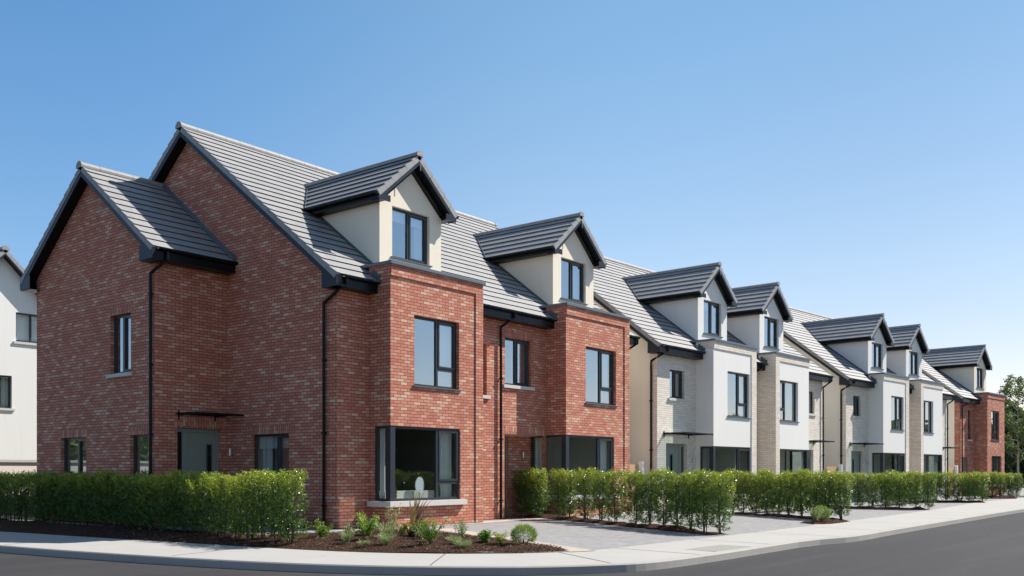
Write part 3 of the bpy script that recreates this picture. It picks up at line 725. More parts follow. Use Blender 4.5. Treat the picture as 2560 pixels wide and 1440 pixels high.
q = MB('sofa'); q.box(-.95, .95, -.42, -.2, .48, .80); add_bevel(q.build('backrest', sofa), .07)
for x in (-.95, .75):
    q = MB('sofa'); q.box(x, x+.2, -.38, .4, .48, .68); add_bevel(q.build('armrest', sofa), .06)
for x in (-.72, 0.02):
    q = MB('sofa'); q.box(x, x+.68, -.19, .4, .485, .62); add_bevel(q.build('cushion', sofa), .05)
mr = empty('table_mirror', (1.22, .23, .56), R_(-10), label='round white table mirror on a thin stand behind the corner window', category='mirror')
q = MB('mirror'); n = 28
for s in (0,):
    fr_ = [(.13*math.cos(2*math.pi*i/n), -.012, .43+.2*math.sin(2*math.pi*i/n)) for i in range(n)]; bk_ = [(a, .012, c) for a, b_, c in fr_]
    q.face(fr_); q.face(bk_[::-1])
    for i in range(n): q.face([fr_[i], bk_[i], bk_[(i+1) % n], fr_[(i+1) % n]])
q.build('mirror_disc', mr)
q = MB('brass'); q.tube([(0, 0, 0), (0, 0, .24)], .008, 6); q.tube([(0, 0, 0), (0, 0, .015)], .07, 14); q.build('stand', mr)
for x, lb in ((.42, 'turned dark candlestick nearest the corner post of the bay window'), (1.95, 'turned dark candlestick in front of the curtain')):
    q = MB('brass'); prof = [(0, .05), (.02, .05), (.03, .02), (.07, .035), (.1, .012), (.14, .03), (.18, .012), (.22, .034), (.26, .014), (.30, .022), (.34, .01), (.40, .008)]
    q.tube([(x, .24, .60+h) for h, r in prof], [r for h, r in prof], 10); q.build('candlestick', None, smooth=True, label=lb, category='candlestick', group='candlesticks on the window shelf')
q = MB('conc'); q.box(.12, 2.45, .13, .34, .55, .598); q.build('window_shelf', H1)

# ============================================================ HOUSE 2 : red brick, right half of first pair
H2 = empty('brick_house', (0, 0, 0), 0, label='red brick house with a recessed porch and cream dormer, joined to the corner house', category='house', group='houses along the street')
x1 = 11.55
w = MB('red')
porch = (5.17, 7.14, 0, 2.38)
panel(w, 'Y', YF, XR, 7.14, 0, ZE, [(5.19, 6.42, 3.78, 5.12), porch], .14)
panel(w, 'Y', YF, 10.6, x1, 0, ZE)
pw = MB('red'); panel(pw, 'Y', 1.35, 5.1, 7.3, 0, 2.5, [(5.2, 6.12, 0, 2.3)], .1); panel(pw, 'XP', 5.17, YF, 1.35, 0, 2.38)
pw.use('wrender'); pw.face([(5.17, YF, 2.38), (7.14, YF, 2.38), (7.14, 1.35, 2.38), (5.17, 1.35, 2.38)]); pw.build('porch', H2)
w.use('beige'); panel(w, 'XP', x1, YF, YB, 0, ZE); gable(w, 'XP', x1, YF, YB, ZE, RY, ZG); panel(w, 'YP', YB, XR, x1, 0, ZE); panel(w, 'X', XR, YF, YB, 0, ZE)
w.build('wall', H2)
shell_roof(H2, XR, x1, False, True)
b2 = MB('red'); B0, B1 = 7.14, 10.6; zt, zb = 6.2, 5.92; wn2 = (8.17, 9.87, 3.40, 5.10); cr = 9.76
panel(b2, 'Y', 0, B0, B1-.26, 2.4, zb, [wn2], .14); panel(b2, 'Y', 0, cr, B1-.26, .62, 2.4); panel(b2, 'Y', 0, B0, B1-.26, 0, .62)
panel(b2, 'X', B0, 0, YF, 2.4, zb); panel(b2, 'X', B0, 0, 1.35, 0, .62); panel(b2, 'XP', B1, 0, YF, 0, zb)
b2.use('conc'); b2.face([(B0, 0, 2.4), (B0, 1.35, 2.4), (cr, 1.35, 2.4), (cr, 0, 2.4)]); b2.use('red'); b2.face([(cr, 0, .62), (cr, .14, .62), (cr, .14, 2.4), (cr, 0, 2.4)])
bo = b2.build('bay', H2)
br = MB('red'); br.box(B0, B1+.03, -.03, YF, zb, zt); br.box(B1-.26, B1+.03, -.03, 0, 0, zb); br.build('brick_border', bo)
c = MB('coping'); c.box(B0-.05, B1+.08, -.08, 1.25, zt, zt+.07); c.build('coping', bo)
window(bo, 'Y', 0, *wn2, mull=[9.11], sash=[1], transom=3.87, sill='metal', dep=.1, curt=[(9.2, 9.8)])
cw2 = corner_window(bo, B0, cr, .62, 2.4, 1.30, 8.93)
rm = MB('room'); X0, X1, Y0, Y1 = B0+.12, 10.5, .13, 5.
for f_ in ([(X0, Y1, .05), (X1, Y1, .05), (X1, Y1, 2.5), (X0, Y1, 2.5)], [(X1, Y0, .05), (X1, Y1, .05), (X1, Y1, 2.5), (X1, Y0, 2.5)], [(X0, 1.3, .05), (X0, Y1, .05), (X0, Y1, 2.5), (X0, 1.3, 2.5)], [(X0, Y0, .05), (X1, Y0, .05), (X1, Y1, .05), (X0, Y1, .05)], [(X0, Y0, 2.5), (X1, Y0, 2.5), (X1, Y1, 2.5), (X0, Y1, 2.5)], [(9.8, Y0, 0), (X1, Y0, 0), (X1, Y0, 2.5), (9.8, Y0, 2.5)]): rm.face(f_)
rm.build('room_shell', H2)
curtain(cw2, 'Y', 0, 9.3, 9.72, .3, 2.35, .24); curtain(cw2, 'X', B0, 1.02, 1.24, .3, 2.35, .2)
window(H2, 'Y', YF, 5.19, 6.42, 3.78, 5.12, mull=[5.80], sash=[1], sill='conc', dep=.1, curt=[(5.85, 6.35)])
soldier(H2, 'Y', YF, 5.19, 6.42, 5.12); soldier(H2, 'Y', YF, 5.25, 7.07, 2.38)
dormer(H2, 8.88, 'cream')
gutter(H2, (XR, .37, rz(.42)), (7.14, .37, rz(.42)), (0, 1, 0)); gutter(H2, (10.66, .37, rz(.42)), (11.9, .37, rz(.42)), (0, 1, 0))
stepflash(H2, 7.136, .34, rz(.42))
pipe(H2, [(5.2, .37, 5.8), (5.2, .37, 5.66), (4.93, .66, 5.35), (4.93, .66, 5.2), (4.93, .66, 0)], .038)
pipe(H2, [(11.8, .37, 5.8), (11.8, .37, 5.6), (11.45, .66, 5.3), (11.45, .66, 5.1), (11.45, .66, 0)], .038)
door(H2, 'Y', 1.35, 5.2, 6.12, 2.3, side='right', dep=.05)
lamp(H2, 'Y', 1.35, 6.72, 1.82)

# ============================================================ white pairs
def white_pair(loc, rot, s, side, labA, labB, x0, xp, x1, A, B, grp='houses along the street'):
    """A = (bay b0,b1, window), B = the mirrored right half"""
    Ha = house('white_house', labA, loc, rot, x0, xp, 'white', side, 'white', True, False, (A[0], A[1]), fronts=[A[3], A[4]], group=grp)
    bo = bay(Ha, A[0], A[1], 'wrender', 'white', 'wrender', .38, 'A', A[2])
    cw = corner_window(bo, A[0], A[1]-.40, .62, 2.38, .56, A[0]+1.95)
    roombox(Ha, A[0]+.12, A[1]-.1, .13, .56)
    curtain(cw, 'Y', 0, A[0]+2.05, A[0]+2.4, .3, 2.35, .24)
    window(Ha, 'Y', YF, *A[3], mull=[(A[3][0]*.55+A[3][1]*.45)], sash=[1], sill='conc', dep=.1)
    soldier(Ha, 'Y', YF, A[3][0], A[3][1], A[3][3], 'white')
    door(Ha, 'Y', YF, A[4][0], A[4][1], A[4][3], side='right'); soldier(Ha, 'Y', YF, A[4][0], A[4][1], A[4][3], 'white')
    canopy(Ha, 'Y', YF, A[4][0]-.2, A[4][1]+.38, 2.8, .85); lamp(Ha, 'Y', YF, -.26, 1.9)
    dormer(Ha, (A[0]+A[1])/2-.02, 'wrender')
    z = rz(.42)
    gutter(Ha, (x0-.12, .37, z), (A[0], .37, z), (0, 1, 0)); gutter(Ha, (A[1]+.05, .37, z), (xp, .37, z), (0, 1, 0)); stepflash(Ha, A[0]-.004, .34, z)
    pipe(Ha, [(x0+.18, .37, 5.8), (x0+.18, .37, 5.66), (x0-.05, .95, 5.3), (x0-.05, .95, 5.1), (x0-.05, .95, 0)], .036)
    Hb = house('white_house', labB, loc, rot, xp, x1, 'white', side, None, False, True, (B[0], B[1]), fronts=[B[3], B[4]], group=grp)
    bo = bay(Hb, B[0], B[1], 'wrender', 'white', 'white', .36, 'B', B[2])
    f = MB('frame'); zz0, zz1 = .62, 2.38; a, b = B[0]+.36, B[1]-.0
    for q in ((a, b, zz1-.06, zz1), (a, b, zz0, zz0+.06)): f.box(q[0], q[1], .045, .115, q[2], q[3])
    for x in (a+.0, a+.75): f.box(x, x+.06, .045, .115, zz0+.06, zz1-.06)
    f.box(b-.17, b-.012, .012, .17, zz0, zz1); f.box(b-.115, b-.045, .17, YF, zz1-.06, zz1); f.box(b-.115, b-.045, .17, YF, zz0, zz0+.06)
    wo = f.build('corner_window', bo); g = MB('glassbay'); g.face([(a, .075, zz0), (b-.17, .075, zz0), (b-.17, .075, zz1), (a, .075, zz1)]); g.build('pane', wo)
    g = MB('glass'); g.face([(b-.08, .17, zz0), (b-.08, YF, zz0), (b-.08, YF, zz1), (b-.08, .17, zz1)]); g.build('pane', wo)
    sl = MB('conc'); sl.box(a-.1, b+.13, -.13, .05, zz0-.13, zz0-.004); sl.build('sill', wo)
    roombox(Hb, B[0]+.1, B[1]-.12, .13, None)
    curtain(wo, 'Y', 0, a+.1, a+.45, .3, 2.35, .24)
    window(Hb, 'Y', YF, *B[3], sill='conc', dep=.1); soldier(Hb, 'Y', YF, B[3][0], B[3][1], B[3][3], 'white')
    door(Hb, 'Y', YF, B[4][0], B[4][1], B[4][3], side='left'); soldier(Hb, 'Y', YF, B[4][0], B[4][1], B[4][3], 'white')
    canopy(Hb, 'Y', YF, B[4][0]-.3, B[4][1]+.3, 2.8, .85)
    dormer(Hb, (B[0]+B[1])/2+.02, 'wrender')
    gutter(Hb, (xp, .37, z), (B[0], .37, z), (0, 1, 0)); gutter(Hb, (B[1]+.05, .37, z), (x1+.3, .37, z), (0, 1, 0)); stepflash(Hb, B[0]-.004, .34, z)
    pipe(Hb, [(xp+.45, .37, 5.8), (xp+.45, .37, 5.66), (xp+.1, .66, 5.3), (xp+.1, .66, 5.1), (xp+.1, .66, 0)], .036)
    pipe(Hb, [(x1+.2, .37, 5.8), (x1+.2, .37, 5.6), (x1-.08, .66, 5.3), (x1-.08, .66, 5.1), (x1-.08, .66, 0)], .036)
    return Ha, Hb
def roombox(par, X0, X1, Y0, sidegap):
    rm = MB('room'); Y1 = 4.6; Z0, Z1 = .05, 2.5
    for f_ in ([(X0, Y1, Z0), (X1, Y1, Z0), (X1, Y1, Z1), (X0, Y1, Z1)], [(X1, .8, Z0), (X1, Y1, Z0), (X1, Y1, Z1), (X1, .8, Z1)], [(X0, .8, Z0), (X0, Y1, Z0), (X0, Y1, Z1), (X0, .8, Z1)], [(X0, Y0, Z0), (X1, Y0, Z0), (X1, Y1, Z0), (X0, Y1, Z0)], [(X0, Y0, Z1), (X1, Y0, Z1), (X1, Y1, Z1), (X0, Y1, Z1)]): rm.face(f_)
    rm.build('room_shell', par)
white_pair((15.76, -.42, -.15), R_(-2.4), 1, 'beige',
    'white house with a tall beige side gable, next to the red brick pair',
    'second white house from the red pair, its bay with brick on the left side',
    -2.61, 4.15, 11.35,
    (0, 3.29, (1.05, 2.80, 3.52, 5.19), (-1.80, -.79, 4.07, 5.08), (-2.04, -.60, 0, 2.47)),
    (4.99, 8.2, (5.42, 7.13, 3.54, 5.18), (9.75, 10.5, 4.06, 5.05), (9.1, 10.36, 0, 2.44)))
white_pair((31.61, -1.48, -.15), R_(-5.2), 1, 'greyrender',
    'white house with a pale grey side gable, nearer half of the farther white pair',
    'farthest white house, just before the last red brick house',
    -2.51, 3.95, 10.6,
    (0, 3.10, (.95, 2.50, 3.55, 5.21), (-1.72, -.88, 4.13, 5.10), (-1.94, -.6, 0, 2.46)),
    (4.71, 7.85, (5.09, 6.5, 3.53, 5.21), (9.1, 9.8, 4.06, 5.05), (8.6, 9.9, 0, 2.44)))
# ============================================================ last red house
HC = house('brick_house', 'last red brick house at the far end of the street, beside the trees', (47.84, -2.63, -.1), R_(-5.2), -2.63, 3.75, 'red', 'beige', 'red', True, True, (0, 3.27), fronts=[(-1.17, -.62, 3.38, 5.17), (-2.1, -1.25, 0, 2.3)], group='houses along the street')
bo = bay(HC, 0, 3.27, 'red', 'red', 'red', .26, 'C', (.71, 2.24, 3.40, 5.19))
window(bo, 'Y', 0, .79, 2.67, .62, 2.4, mull=[1.2], sash=[0], dep=.1, sill='conc', curt=[(1.3, 1.8)])
window(HC, 'Y', YF, -1.17, -.62, 3.38, 5.17, sill='conc', dep=.1); dormer(HC, 1.63, 'cream'); door(HC, 'Y', YF, -2.1, -1.25, 2.3)
gutter(HC, (-2.75, .37, rz(.42)), (0, .37, rz(.42)), (0, 1, 0)); stepflash(HC, -.004, .34, rz(.42))
pipe(HC, [(-1.5, .37, 5.8), (-1.5, .37, 5.66), (-2.4, .66, 5.3), (-2.4, .66, 5.1), (-2.4, .66, 0)], .036)

# ============================================================ white house behind, far left, and its garden wall
HL = empty('white_house', (2.24, 22.14, 0), 0, label='plain white rendered house behind the corner house, at the left edge', category='house')
cx = -1.35; hw = 4.4; zr_, ze_ = 9.8, 9.8-4.4*1.0
w = MB('wrender'); hs = [(-.81, .45, 6.40, 7.54), (-2.1, -.96, 3.78, 5.04), (-3.6, -2.4, 6.4, 7.54)]
panel(w, 'Y', 0, cx-hw, cx+hw, 0, ze_, [(-2.1, -.96, 3.78, 5.04)], .12)
# upper part with holes as a narrower panel inside the gable
panel(w, 'Y', 0, cx-1.95, cx+1.95, ze_, 7.75, [(-.81, .45, 6.40, 7.54)], .12)
for s in (-1, 1):
    q = [(cx+s*1.95, 0, ze_), (cx+s*hw, 0, ze_), (cx+s*1.95, 0, 7.75)]
    w.face(q if s > 0 else q[::-1])
w.face([(cx-1.95, 0, 7.75), (cx+1.95, 0, 7.75), (cx, 0, 9.7)]); 
panel(w, 'X', cx-hw, 0, 9, 0, ze_); panel(w, 'XP', cx+hw, 0, 9, 0, ze_)
w.build('wall', HL)
for s in (-1, 1):
    slope('roof', HL, (cx+s*(hw+.3), -.3, ze_-.25), (cx+s*(hw+.3), 9.2, ze_-.25), (-s*(hw+.3), 0, hw+.3), verge0=True, verge1=True)
    barge(HL, (cx+s*(hw+.25), -.3, ze_-.2), (cx, -.3, zr_+.05), (0, -1, 0), soff=(0, .3, 0), h=.17)
ridge(HL, (cx, -.33, zr_+.1), (cx, 9.2, zr_+.1), cap0=True)
window(HL, 'Y', 0, -.81, .45, 6.40, 7.54, mull=[-.2], sash=[], sill='conc', blind=1., glass='glasslow'); window(HL, 'Y', 0, -2.1, -.96, 3.78, 5.04, mull=[-1.35], sash=[], sill='conc', glass='glasslow', curt=[(-2.05, -1.0)])
gw = empty('garden_wall', (0, 15.2, 0), 0, label='low cream rendered garden wall with a capping, behind the long hedge at the left edge', category='garden wall')
q = MB('beige'); q.box(-12, .7, 0, .2, -.2, 1.62); q.build('wall', gw); q = MB('conc'); q.box(-12.02, .72, -.05, .25, 1.62, 1.70); q.build('coping', gw)

# ============================================================ ground, road, kerb, path
def strip(name, pts, z, matk, **kw):
    mb = MB(matk); mb.face([(x, y, z) for x, y in pts]); return mb.build(name, None, **kw)
g = MB('ground'); g.face([(-1500, -1500, -.31), (1500, -1500, -.31), (1500, 1500, -.31), (-1500, 1500, -.31)]); g.build('ground', None, kind='structure')
def smooth_line(pts, n=5):
    out = []
    for i in range(len(pts)-1):
        p0, p1, p2, p3 = (Vector(pts[max(i-1, 0)]), Vector(pts[i]), Vector(pts[i+1]), Vector(pts[min(i+2, len(pts)-1)]))
        for k in range(n):
            t = k/n; out.append(tuple(.5*((2*p1)+(p2-p0)*t+(2*p0-5*p1+4*p2-p3)*t*t+(3*p1-p0-3*p2+p3)*t**3)))
    out.append(tuple(pts[-1])); return out
kerbA = smooth_line([(-8.6, 40), (-7.9, 12), (-7.3, 3.6), (-6.94, .3), (-6.5, -2.3), (-6.0, -4.2), (-5.3, -5.75), (-4.3, -7.15), (-3.2, -8.0), (-2.2, -8.38), (-.2, -8.48), (1.6, -8.46), (3.6, -8.44)], 5)
kerbB = [(4.6, -8.52), (5.6, -8.72), (6.3, -8.78)]
kerbC = smooth_line([(7.0, -8.78), (9.5, -8.70), (16, -8.6), (27, -8.5), (45, -8.6), (90, -9.2)], 4)
kerb = kerbA+kerbB+kerbC
back = smooth_line([(-6.2, 40), (-5.6, 12), (-5.3, 6.5), (-4.95, 2.6), (-4.6, -.9), (-4.4, -2.4), (-4.05, -3.6), (-3.4, -4.85), (-2.5, -5.85), (-1.5, -6.42), (.2, -6.52), (2, -6.56), (5.5, -6.60), (13.8, -6.45), (21, -6.2), (28.4, -5.7), (38, -5.3), (90, -5.5)], 5)
ZP, ZR = -.14, -.275
asph = [(x, y) for x, y in kerb]
road = MB('asphalt'); 
road.face([(x, y, ZR) for x, y in kerb]+[(90, -60, ZR), (-80, -60, ZR), (-80, 40, ZR)]); road.build('road', None, kind='structure')
def offset(line, d):
    out = []
    for i, p in enumerate(line):
        a = Vector(line[max(i-1, 0)]); b = Vector(line[min(i+1, len(line)-1)]); t = (b-a).normalized(); out.append((p[0]-t.y*d, p[1]+t.x*d))
    return out
ki = offset(kerb, .15)
k = MB('kerb')
for i in range(len(kerb)-1):
    a, b, c, d = kerb[i], kerb[i+1], ki[i+1], ki[i]
    oa, ob = offset(kerb, .02)[i], offset(kerb, .02)[i+1]
    k.face([(*a, ZR-.03), (*b, ZR-.03), (*b, ZP-.018), (*a, ZP-.018)]); k.face([(*a, ZP-.018), (*b, ZP-.018), (*ob, ZP+.002), (*oa, ZP+.002)])
    k.face([(*oa, ZP+.002), (*ob, ZP+.002), (*c, ZP+.002), (*d, ZP+.002)])
k.build('kerb', None, kind='structure')
# resample both edges for the footpath sheet
def resample(line, n):
    L = [0]
    for p, q_ in zip(line, line[1:]): L.append(L[-1]+(Vector(q_)-Vector(p)).length)
    out = []; j = 0
    for i in range(n):
        s = L[-1]*i/(n-1)
        while j < len(L)-2 and L[j+1] < s: j += 1
        t = (s-L[j])/(L[j+1]-L[j]); out.append(tuple(Vector(line[j]).lerp(Vector(line[j+1]), t)))
    return out
N = 420
pi_ = resample(ki, N); pb = resample(back, N)
fp = MB('path')
for i in range(N-1): fp.face([(*pi_[i], ZP), (*pi_[i+1], ZP), (*pb[i+1], ZP+.02), (*pb[i], ZP+.02)])
fp.build('footpath', None, kind='structure')
jt = MB('roomdark'); 
def nearest(line, p): return min(line, key=lambda q_: (q_[0]-p[0])**2+(q_[1]-p[1])**2)
for p in [(-7.2, 3.2), (-6.7, -1.2), (-5.2, -6), (-2.95, -8.1), (-.8, -8.4), (2.6, -8.4), (5.6, -8.9), (9, -8.7), (12, -8.65), (15, -8.6), (18, -8.6), (22, -8.5), (27, -8.5), (32, -8.5)]:
    a = Vector(nearest(ki, p)); b_ = Vector(nearest(back, a)); t = (b_-a).normalized(); nrm = Vector((-t.y, t.x))*.012
    jt.face([(*(a-nrm), ZP+.003), (*(a+nrm), ZP+.003), (*(b_+nrm), ZP+.023), (*(b_-nrm), ZP+.023)])
jt.build('footpath_joints', None, kind='structure')
# tactile slab
tq = MB('kerb'); T = [(.1, -7.62), (1.62, -7.62), (1.62, -8.28), (.1, -8.28)]
tq.box(.1, 1.62, -8.28, -7.62, ZP-.02, ZP+.008); tq.use('roomdark')
for i in range(19):
    for j in range(8):
        x, y = .15+i*.079, -8.24+j*.082; tq.face([(x+.02*math.cos(a), y+.02*math.sin(a), ZP+.0095) for a in [k_*math.pi/3 for k_ in range(6)]])
tq.build('tactile_slab', None, label='concrete slab of small round studs set in the footpath near the kerb', category='paving slab')
# driveways (sheet sloping from the houses down to the path)
def zg(x, y):     # ground height between path and houses
    base = 0 if x < 12.5 else -.13 if x > 15 else -.05*(x-12.5)
    t = max(0, min(1, (y+6.5)/5.5, (x+4.75)/3.2 if x < -1 else 1)); return (ZP+.02)*(1-t)+(base-.012)*t
dv = MB('paver')
xs = [-4.0+.5*i for i in range(0, 185)]
def ybk(x):
    i = min(range(len(back)-1), key=lambda j: abs((back[j][0]+back[j+1][0])/2-x) if back[j][1] < 0 else 1e9)
    a, b_ = back[i], back[i+1]; t = (x-a[0])/(b_[0]-a[0]) if abs(b_[0]-a[0]) > 1e-6 else 0; t = max(0, min(1, t)); return a[1]+(b_[1]-a[1])*t
for xa, xb in zip(xs, xs[1:]):
    if xa < -3.1: continue
    ya0, yb0 = ybk(xa)+.0, ybk(xb)
    ya0 = max(ya0, -6.6); n = 7
    for j in range(n):
        t0, t1 = j/n, (j+1)/n
        P_ = [(xa, ya0+(1.5-ya0)*t0), (xb, yb0+(1.5-yb0)*t0), (xb, yb0+(1.5-yb0)*t1), (xa, ya0+(1.5-ya0)*t1)]
        dv.face([(x, y, zg(x, y)) for x, y in P_])
dv.build('driveway', None, kind='structure')
sd = MB('paver'); sd.face([(-3.12, .2, -.03), (-.9, .2, -.03), (-.9, 16, -.03), (-3.3, 16, -.03)]); sd.build('side_path', None, kind='structure')
# beige borders
bd = MB('paverb')
def ribbon(mb, line, w_, dz=.006):
    o1 = offset(line, w_/2); o2 = offset(line, -w_/2)
    for i in range(len(line)-1):
        q_ = [o2[i], o2[i+1], o1[i+1], o1[i]]; mb.face([(x, y, zg(x, y)+dz) for x, y in q_])
def lin(a, b, n): return [tuple(Vector(a).lerp(Vector(b), i/n)) for i in range(n+1)]
ribbon(bd, lin((.62, -1.0), (-1.55, -6.5), 10), .55); ribbon(bd, lin((-1.5, .1), (6.2, .15-.2), 10), .55, .007)
bd.build('paving_border', None, kind='structure')

# ---------------------------------------------------------------- mulch beds
def mound(name, outline_pts, h, seed, **kw):
    """bumpy low mound filling a polygon (fan grid between two edge lines)"""
    L, Rr = outline_pts; n = max(len(L), 2)*6; L = resample(L, n); Rr = resample(Rr, n); mb = MB('mulch'); m = 10; rows = []
    for i in range(n):
        row = []
        for j in range(m+1):
            t = j/m; x = L[i][0]*(1-t)+Rr[i][0]*t; y = L[i][1]*(1-t)+Rr[i][1]*t
            e = min(1, math.sin(math.pi*t)*1.6)*min(1, min(i, n-1-i)/3)
            z = zg(x, y)+.004+e*(h*(.6+.8*noise.noise(Vector((x*1.3, y*1.3, seed))))+.035*noise.noise(Vector((x*6, y*6, seed)))+.02*noise.noise(Vector((x*17, y*17, seed))))
            row.append((x+.03*noise.noise(Vector((x*5, y*5, 3.+seed)))*(1), y+.03*noise.noise(Vector((x*5, y*5, 9.+seed))), z-.02*(1-e)))
        rows.append(row)
    for a, b_ in zip(rows, rows[1:]):
        for j in range(m): mb.face([a[j], a[j+1], b_[j+1], b_[j]])
    return mb.build(name, None, smooth=False, kind='structure', **kw)
bedL = [(-5.75, 16), (-5.36, 6.5), (-5.0, 2.6), (-4.65, -.9), (-4.45, -2.4), (-4.10, -3.64), (-3.43, -4.9), (-2.53, -5.9), (-1.5, -6.45)]
bedR = [(-3.25, 16), (-3.2, 6.5), (-3.1, 2.6), (-2.7, .2), (-1.2, -.35), (.2, -.9), (.0, -2.2), (-.6, -4.0), (-1.35, -6.25)]
mound('mulch_bed', (bedL, bedR), .09, 1.)
def hedge_bed(a, b_, w_, h, seed):
    a, b_ = Vector(a), Vector(b_); t = (b_-a).normalized(); nn = Vector((-t.y, t.x))
    L = [tuple(a+(b_-a)*k_/8+nn*w_) for k_ in range(9)]; Q = [tuple(a+(b_-a)*k_/8-nn*w_) for k_ in range(9)]
    mound('mulch_bed', (L, Q), h, seed)
hedge_bed((6.75, 1.2), (4.1, -7.0+.5), .42, .10, 2.)
hedge_bed((14.3, -.2), (12.1, -6.45), .5, .08, 3.)
hedge_bed((12.1, -6.3), (9.9, -6.3), .42, .07, 4.)
hedge_bed((22.6, -1.6), (22.5, -6.0), .5, .1, 5.)
hedge_bed((31.5, -2.5), (33.2, -5.6), .55, .15, 6.)
hedge_bed((40.8, -4.0), (41.5, -5.3), .6, .2, 7.)
# loose bark chips on the front bed
rnd = random.Random(5)
ch = MB('mulch'); ch.mats = ['mulch', 'chip', 'wood']
def inbed(x, y):
    # between bed lines: simple tests
    return True
Lr = resample(bedL, 240); Rr2 = resample(bedR, 240)
for _ in range(16000):
    i = int(110+125*rnd.random()); t = rnd.random()*.96+.02; x = Lr[i][0]*(1-t)+Rr2[i][0]*t; y = Lr[i][1]*(1-t)+Rr2[i][1]*t
    if rnd.random() > (Vector(Lr[i])-Vector(Rr2[i])).length/3.5: continue
    e = min(1, math.sin(math.pi*t)*1.6)*min(1, (239-i)/12); z = zg(x, y)+.008+e*(.09*(.6+.8*noise.noise(Vector((x*1.3, y*1.3, 1.))))+.035*noise.noise(Vector((x*6, y*6, 1.))))
    l_, w_ = rnd.uniform(.015, .05), rnd.uniform(.006, .016); an = rnd.random()*6.28; ti = rnd.uniform(-.6, .6); ux = Vector((math.cos(an), math.sin(an), ti))*l_/2; uy = Vector((-math.sin(an), math.cos(an), rnd.uniform(-.5, .5)))*w_/2; c_ = Vector((x, y, z))
    ch.cur = rnd.choices([0, 1, 2], [.5, .45, .008])[0]; ch.face([c_-ux-uy, c_+ux-uy, c_+ux+uy, c_-ux+uy])
ch.build('bark_chips', None, kind='stuff', label='loose bark chips scattered over the front planting bed', category='bark mulch')

# ---------------------------------------------------------------- plants
def leaf(mb, p, d, nrm, L, Wd, droop=.25):
    d = d.normalized(); s = d.cross(nrm)
    if s.length < 1e-3: s = d.orthogonal()
    s.normalize(); n = s.cross(d)
    a = p; m1 = p+d*L*.5+n*L*.06; t = p+d*L-n*L*droop
    b_ = len(mb.v); mb.v += [tuple(a), tuple(m1+s*Wd/2), tuple(t), tuple(m1-s*Wd/2)]; mb.f.append((b_, b_+1, b_+2, b_+3)); mb.m.append(mb.cur)
def rvec(r): 
    z = r.uniform(-1, 1); a = r.random()*6.283; q_ = math.sqrt(1-z*z); return Vector((q_*math.cos(a), q_*math.sin(a), z))
def hedge_proto(seed, w_=.27, h=1.34, n=2300, cone=0., taper=True):
    r = random.Random(seed); root = empty('hedge_bush', (0, 0, 0))
    st = MB('stem'); tips = []
    for k_ in range(4):
        a = r.random()*6.28; q_ = .05; st.tube([(q_*math.cos(a), q_*math.sin(a), -.05), (q_*1.6*math.cos(a+.5), q_*1.6*math.sin(a+.5), h*.45), (q_*2*math.cos(a+1), q_*2*math.sin(a+1), h*.85)], [.014, .010, .005], 5)
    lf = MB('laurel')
    # twigs: leaves grow in sprays from upright twigs
    for _ in range(int(n/9)):
        z = h*(.04+.93*r.random()**.85); a = r.random()*6.283
        prof = w_*(.80+.2*math.sin(min(1, z/h*1.15)*math.pi*.55+.25))*(1+.18*math.sin(a*2+seed+z*5)+.12*math.sin(z*11+seed*2))
        if z > h*.9: prof *= 1-.35*(z-h*.9)/(h*.1)
        if z < h*.12: prof *= .78
        q_ = prof*math.sqrt(r.random())*1.0
        c_ = Vector((q_*math.cos(a), q_*math.sin(a), z)); tw = (Vector((math.cos(a), math.sin(a), 0))*r.uniform(.2, 1)+Vector((0, 0, r.uniform(.3, 1.2)))+rvec(r)*.4).normalized(); TL = r.uniform(.08, .17)
        for k_ in range(9):
            p = c_+tw*TL*k_/8; side = rvec(r); d = (tw*.7+side*.9+Vector((0, 0, -.1))).normalized()
            nn = (Vector((0, 0, 1))+Vector((math.cos(a), math.sin(a), 0))*.5+rvec(r)*.6).normalized()
            leaf(lf, p, d, nn, r.uniform(.045, .08), r.uniform(.018, .03))
    st.build('stem', root); lf.build('foliage', root); return root
protos = [hedge_proto(i, n=2800 if i < 3 else 3800) for i in range(6)]
used = [False]*6
rb = random.Random(11)
def bush(x, y, i, label, group, sx=1., sz=1., name='hedge_bush'):
    global used
    if not used[i]: o = protos[i]; used[i] = True
    else: o = copy_tree(protos[i])
    o.location = (x, y, zg(x, y)+.04); o.rotation_euler = (0, 0, rb.random()*6.28); s_ = sx*rb.uniform(.9, 1.1); o.scale = (s_, s_, sz*rb.uniform(.975, 1.02))
    o['label'] = label; o['category'] = 'hedge bush'; o['group'] = group
# long hedge beside the side path
y = -1.35; k_ = 0
while y < 15.5:
    x = (-4.0+(y+1.4)*.1 if y < 3.5 else -3.51+min(.2, (y-3.5)*.04))+rb.uniform(-.05, .05)
    szz = .965
    if 1.55 < y < 2.25: szz = .87
    if y < 0: szz = 1.01
    lab = 'evergreen bush in the long dense hedge in front of the brick corner house'
    if k_ == 0: lab = 'end bush of the long dense hedge, beside the flower bed'
    bush(x, y, k_ % 3, lab, 'bushes of the long hedge beside the corner house', 1.04, szz*rb.uniform(.96, 1.03)); y += .47; k_ += 1
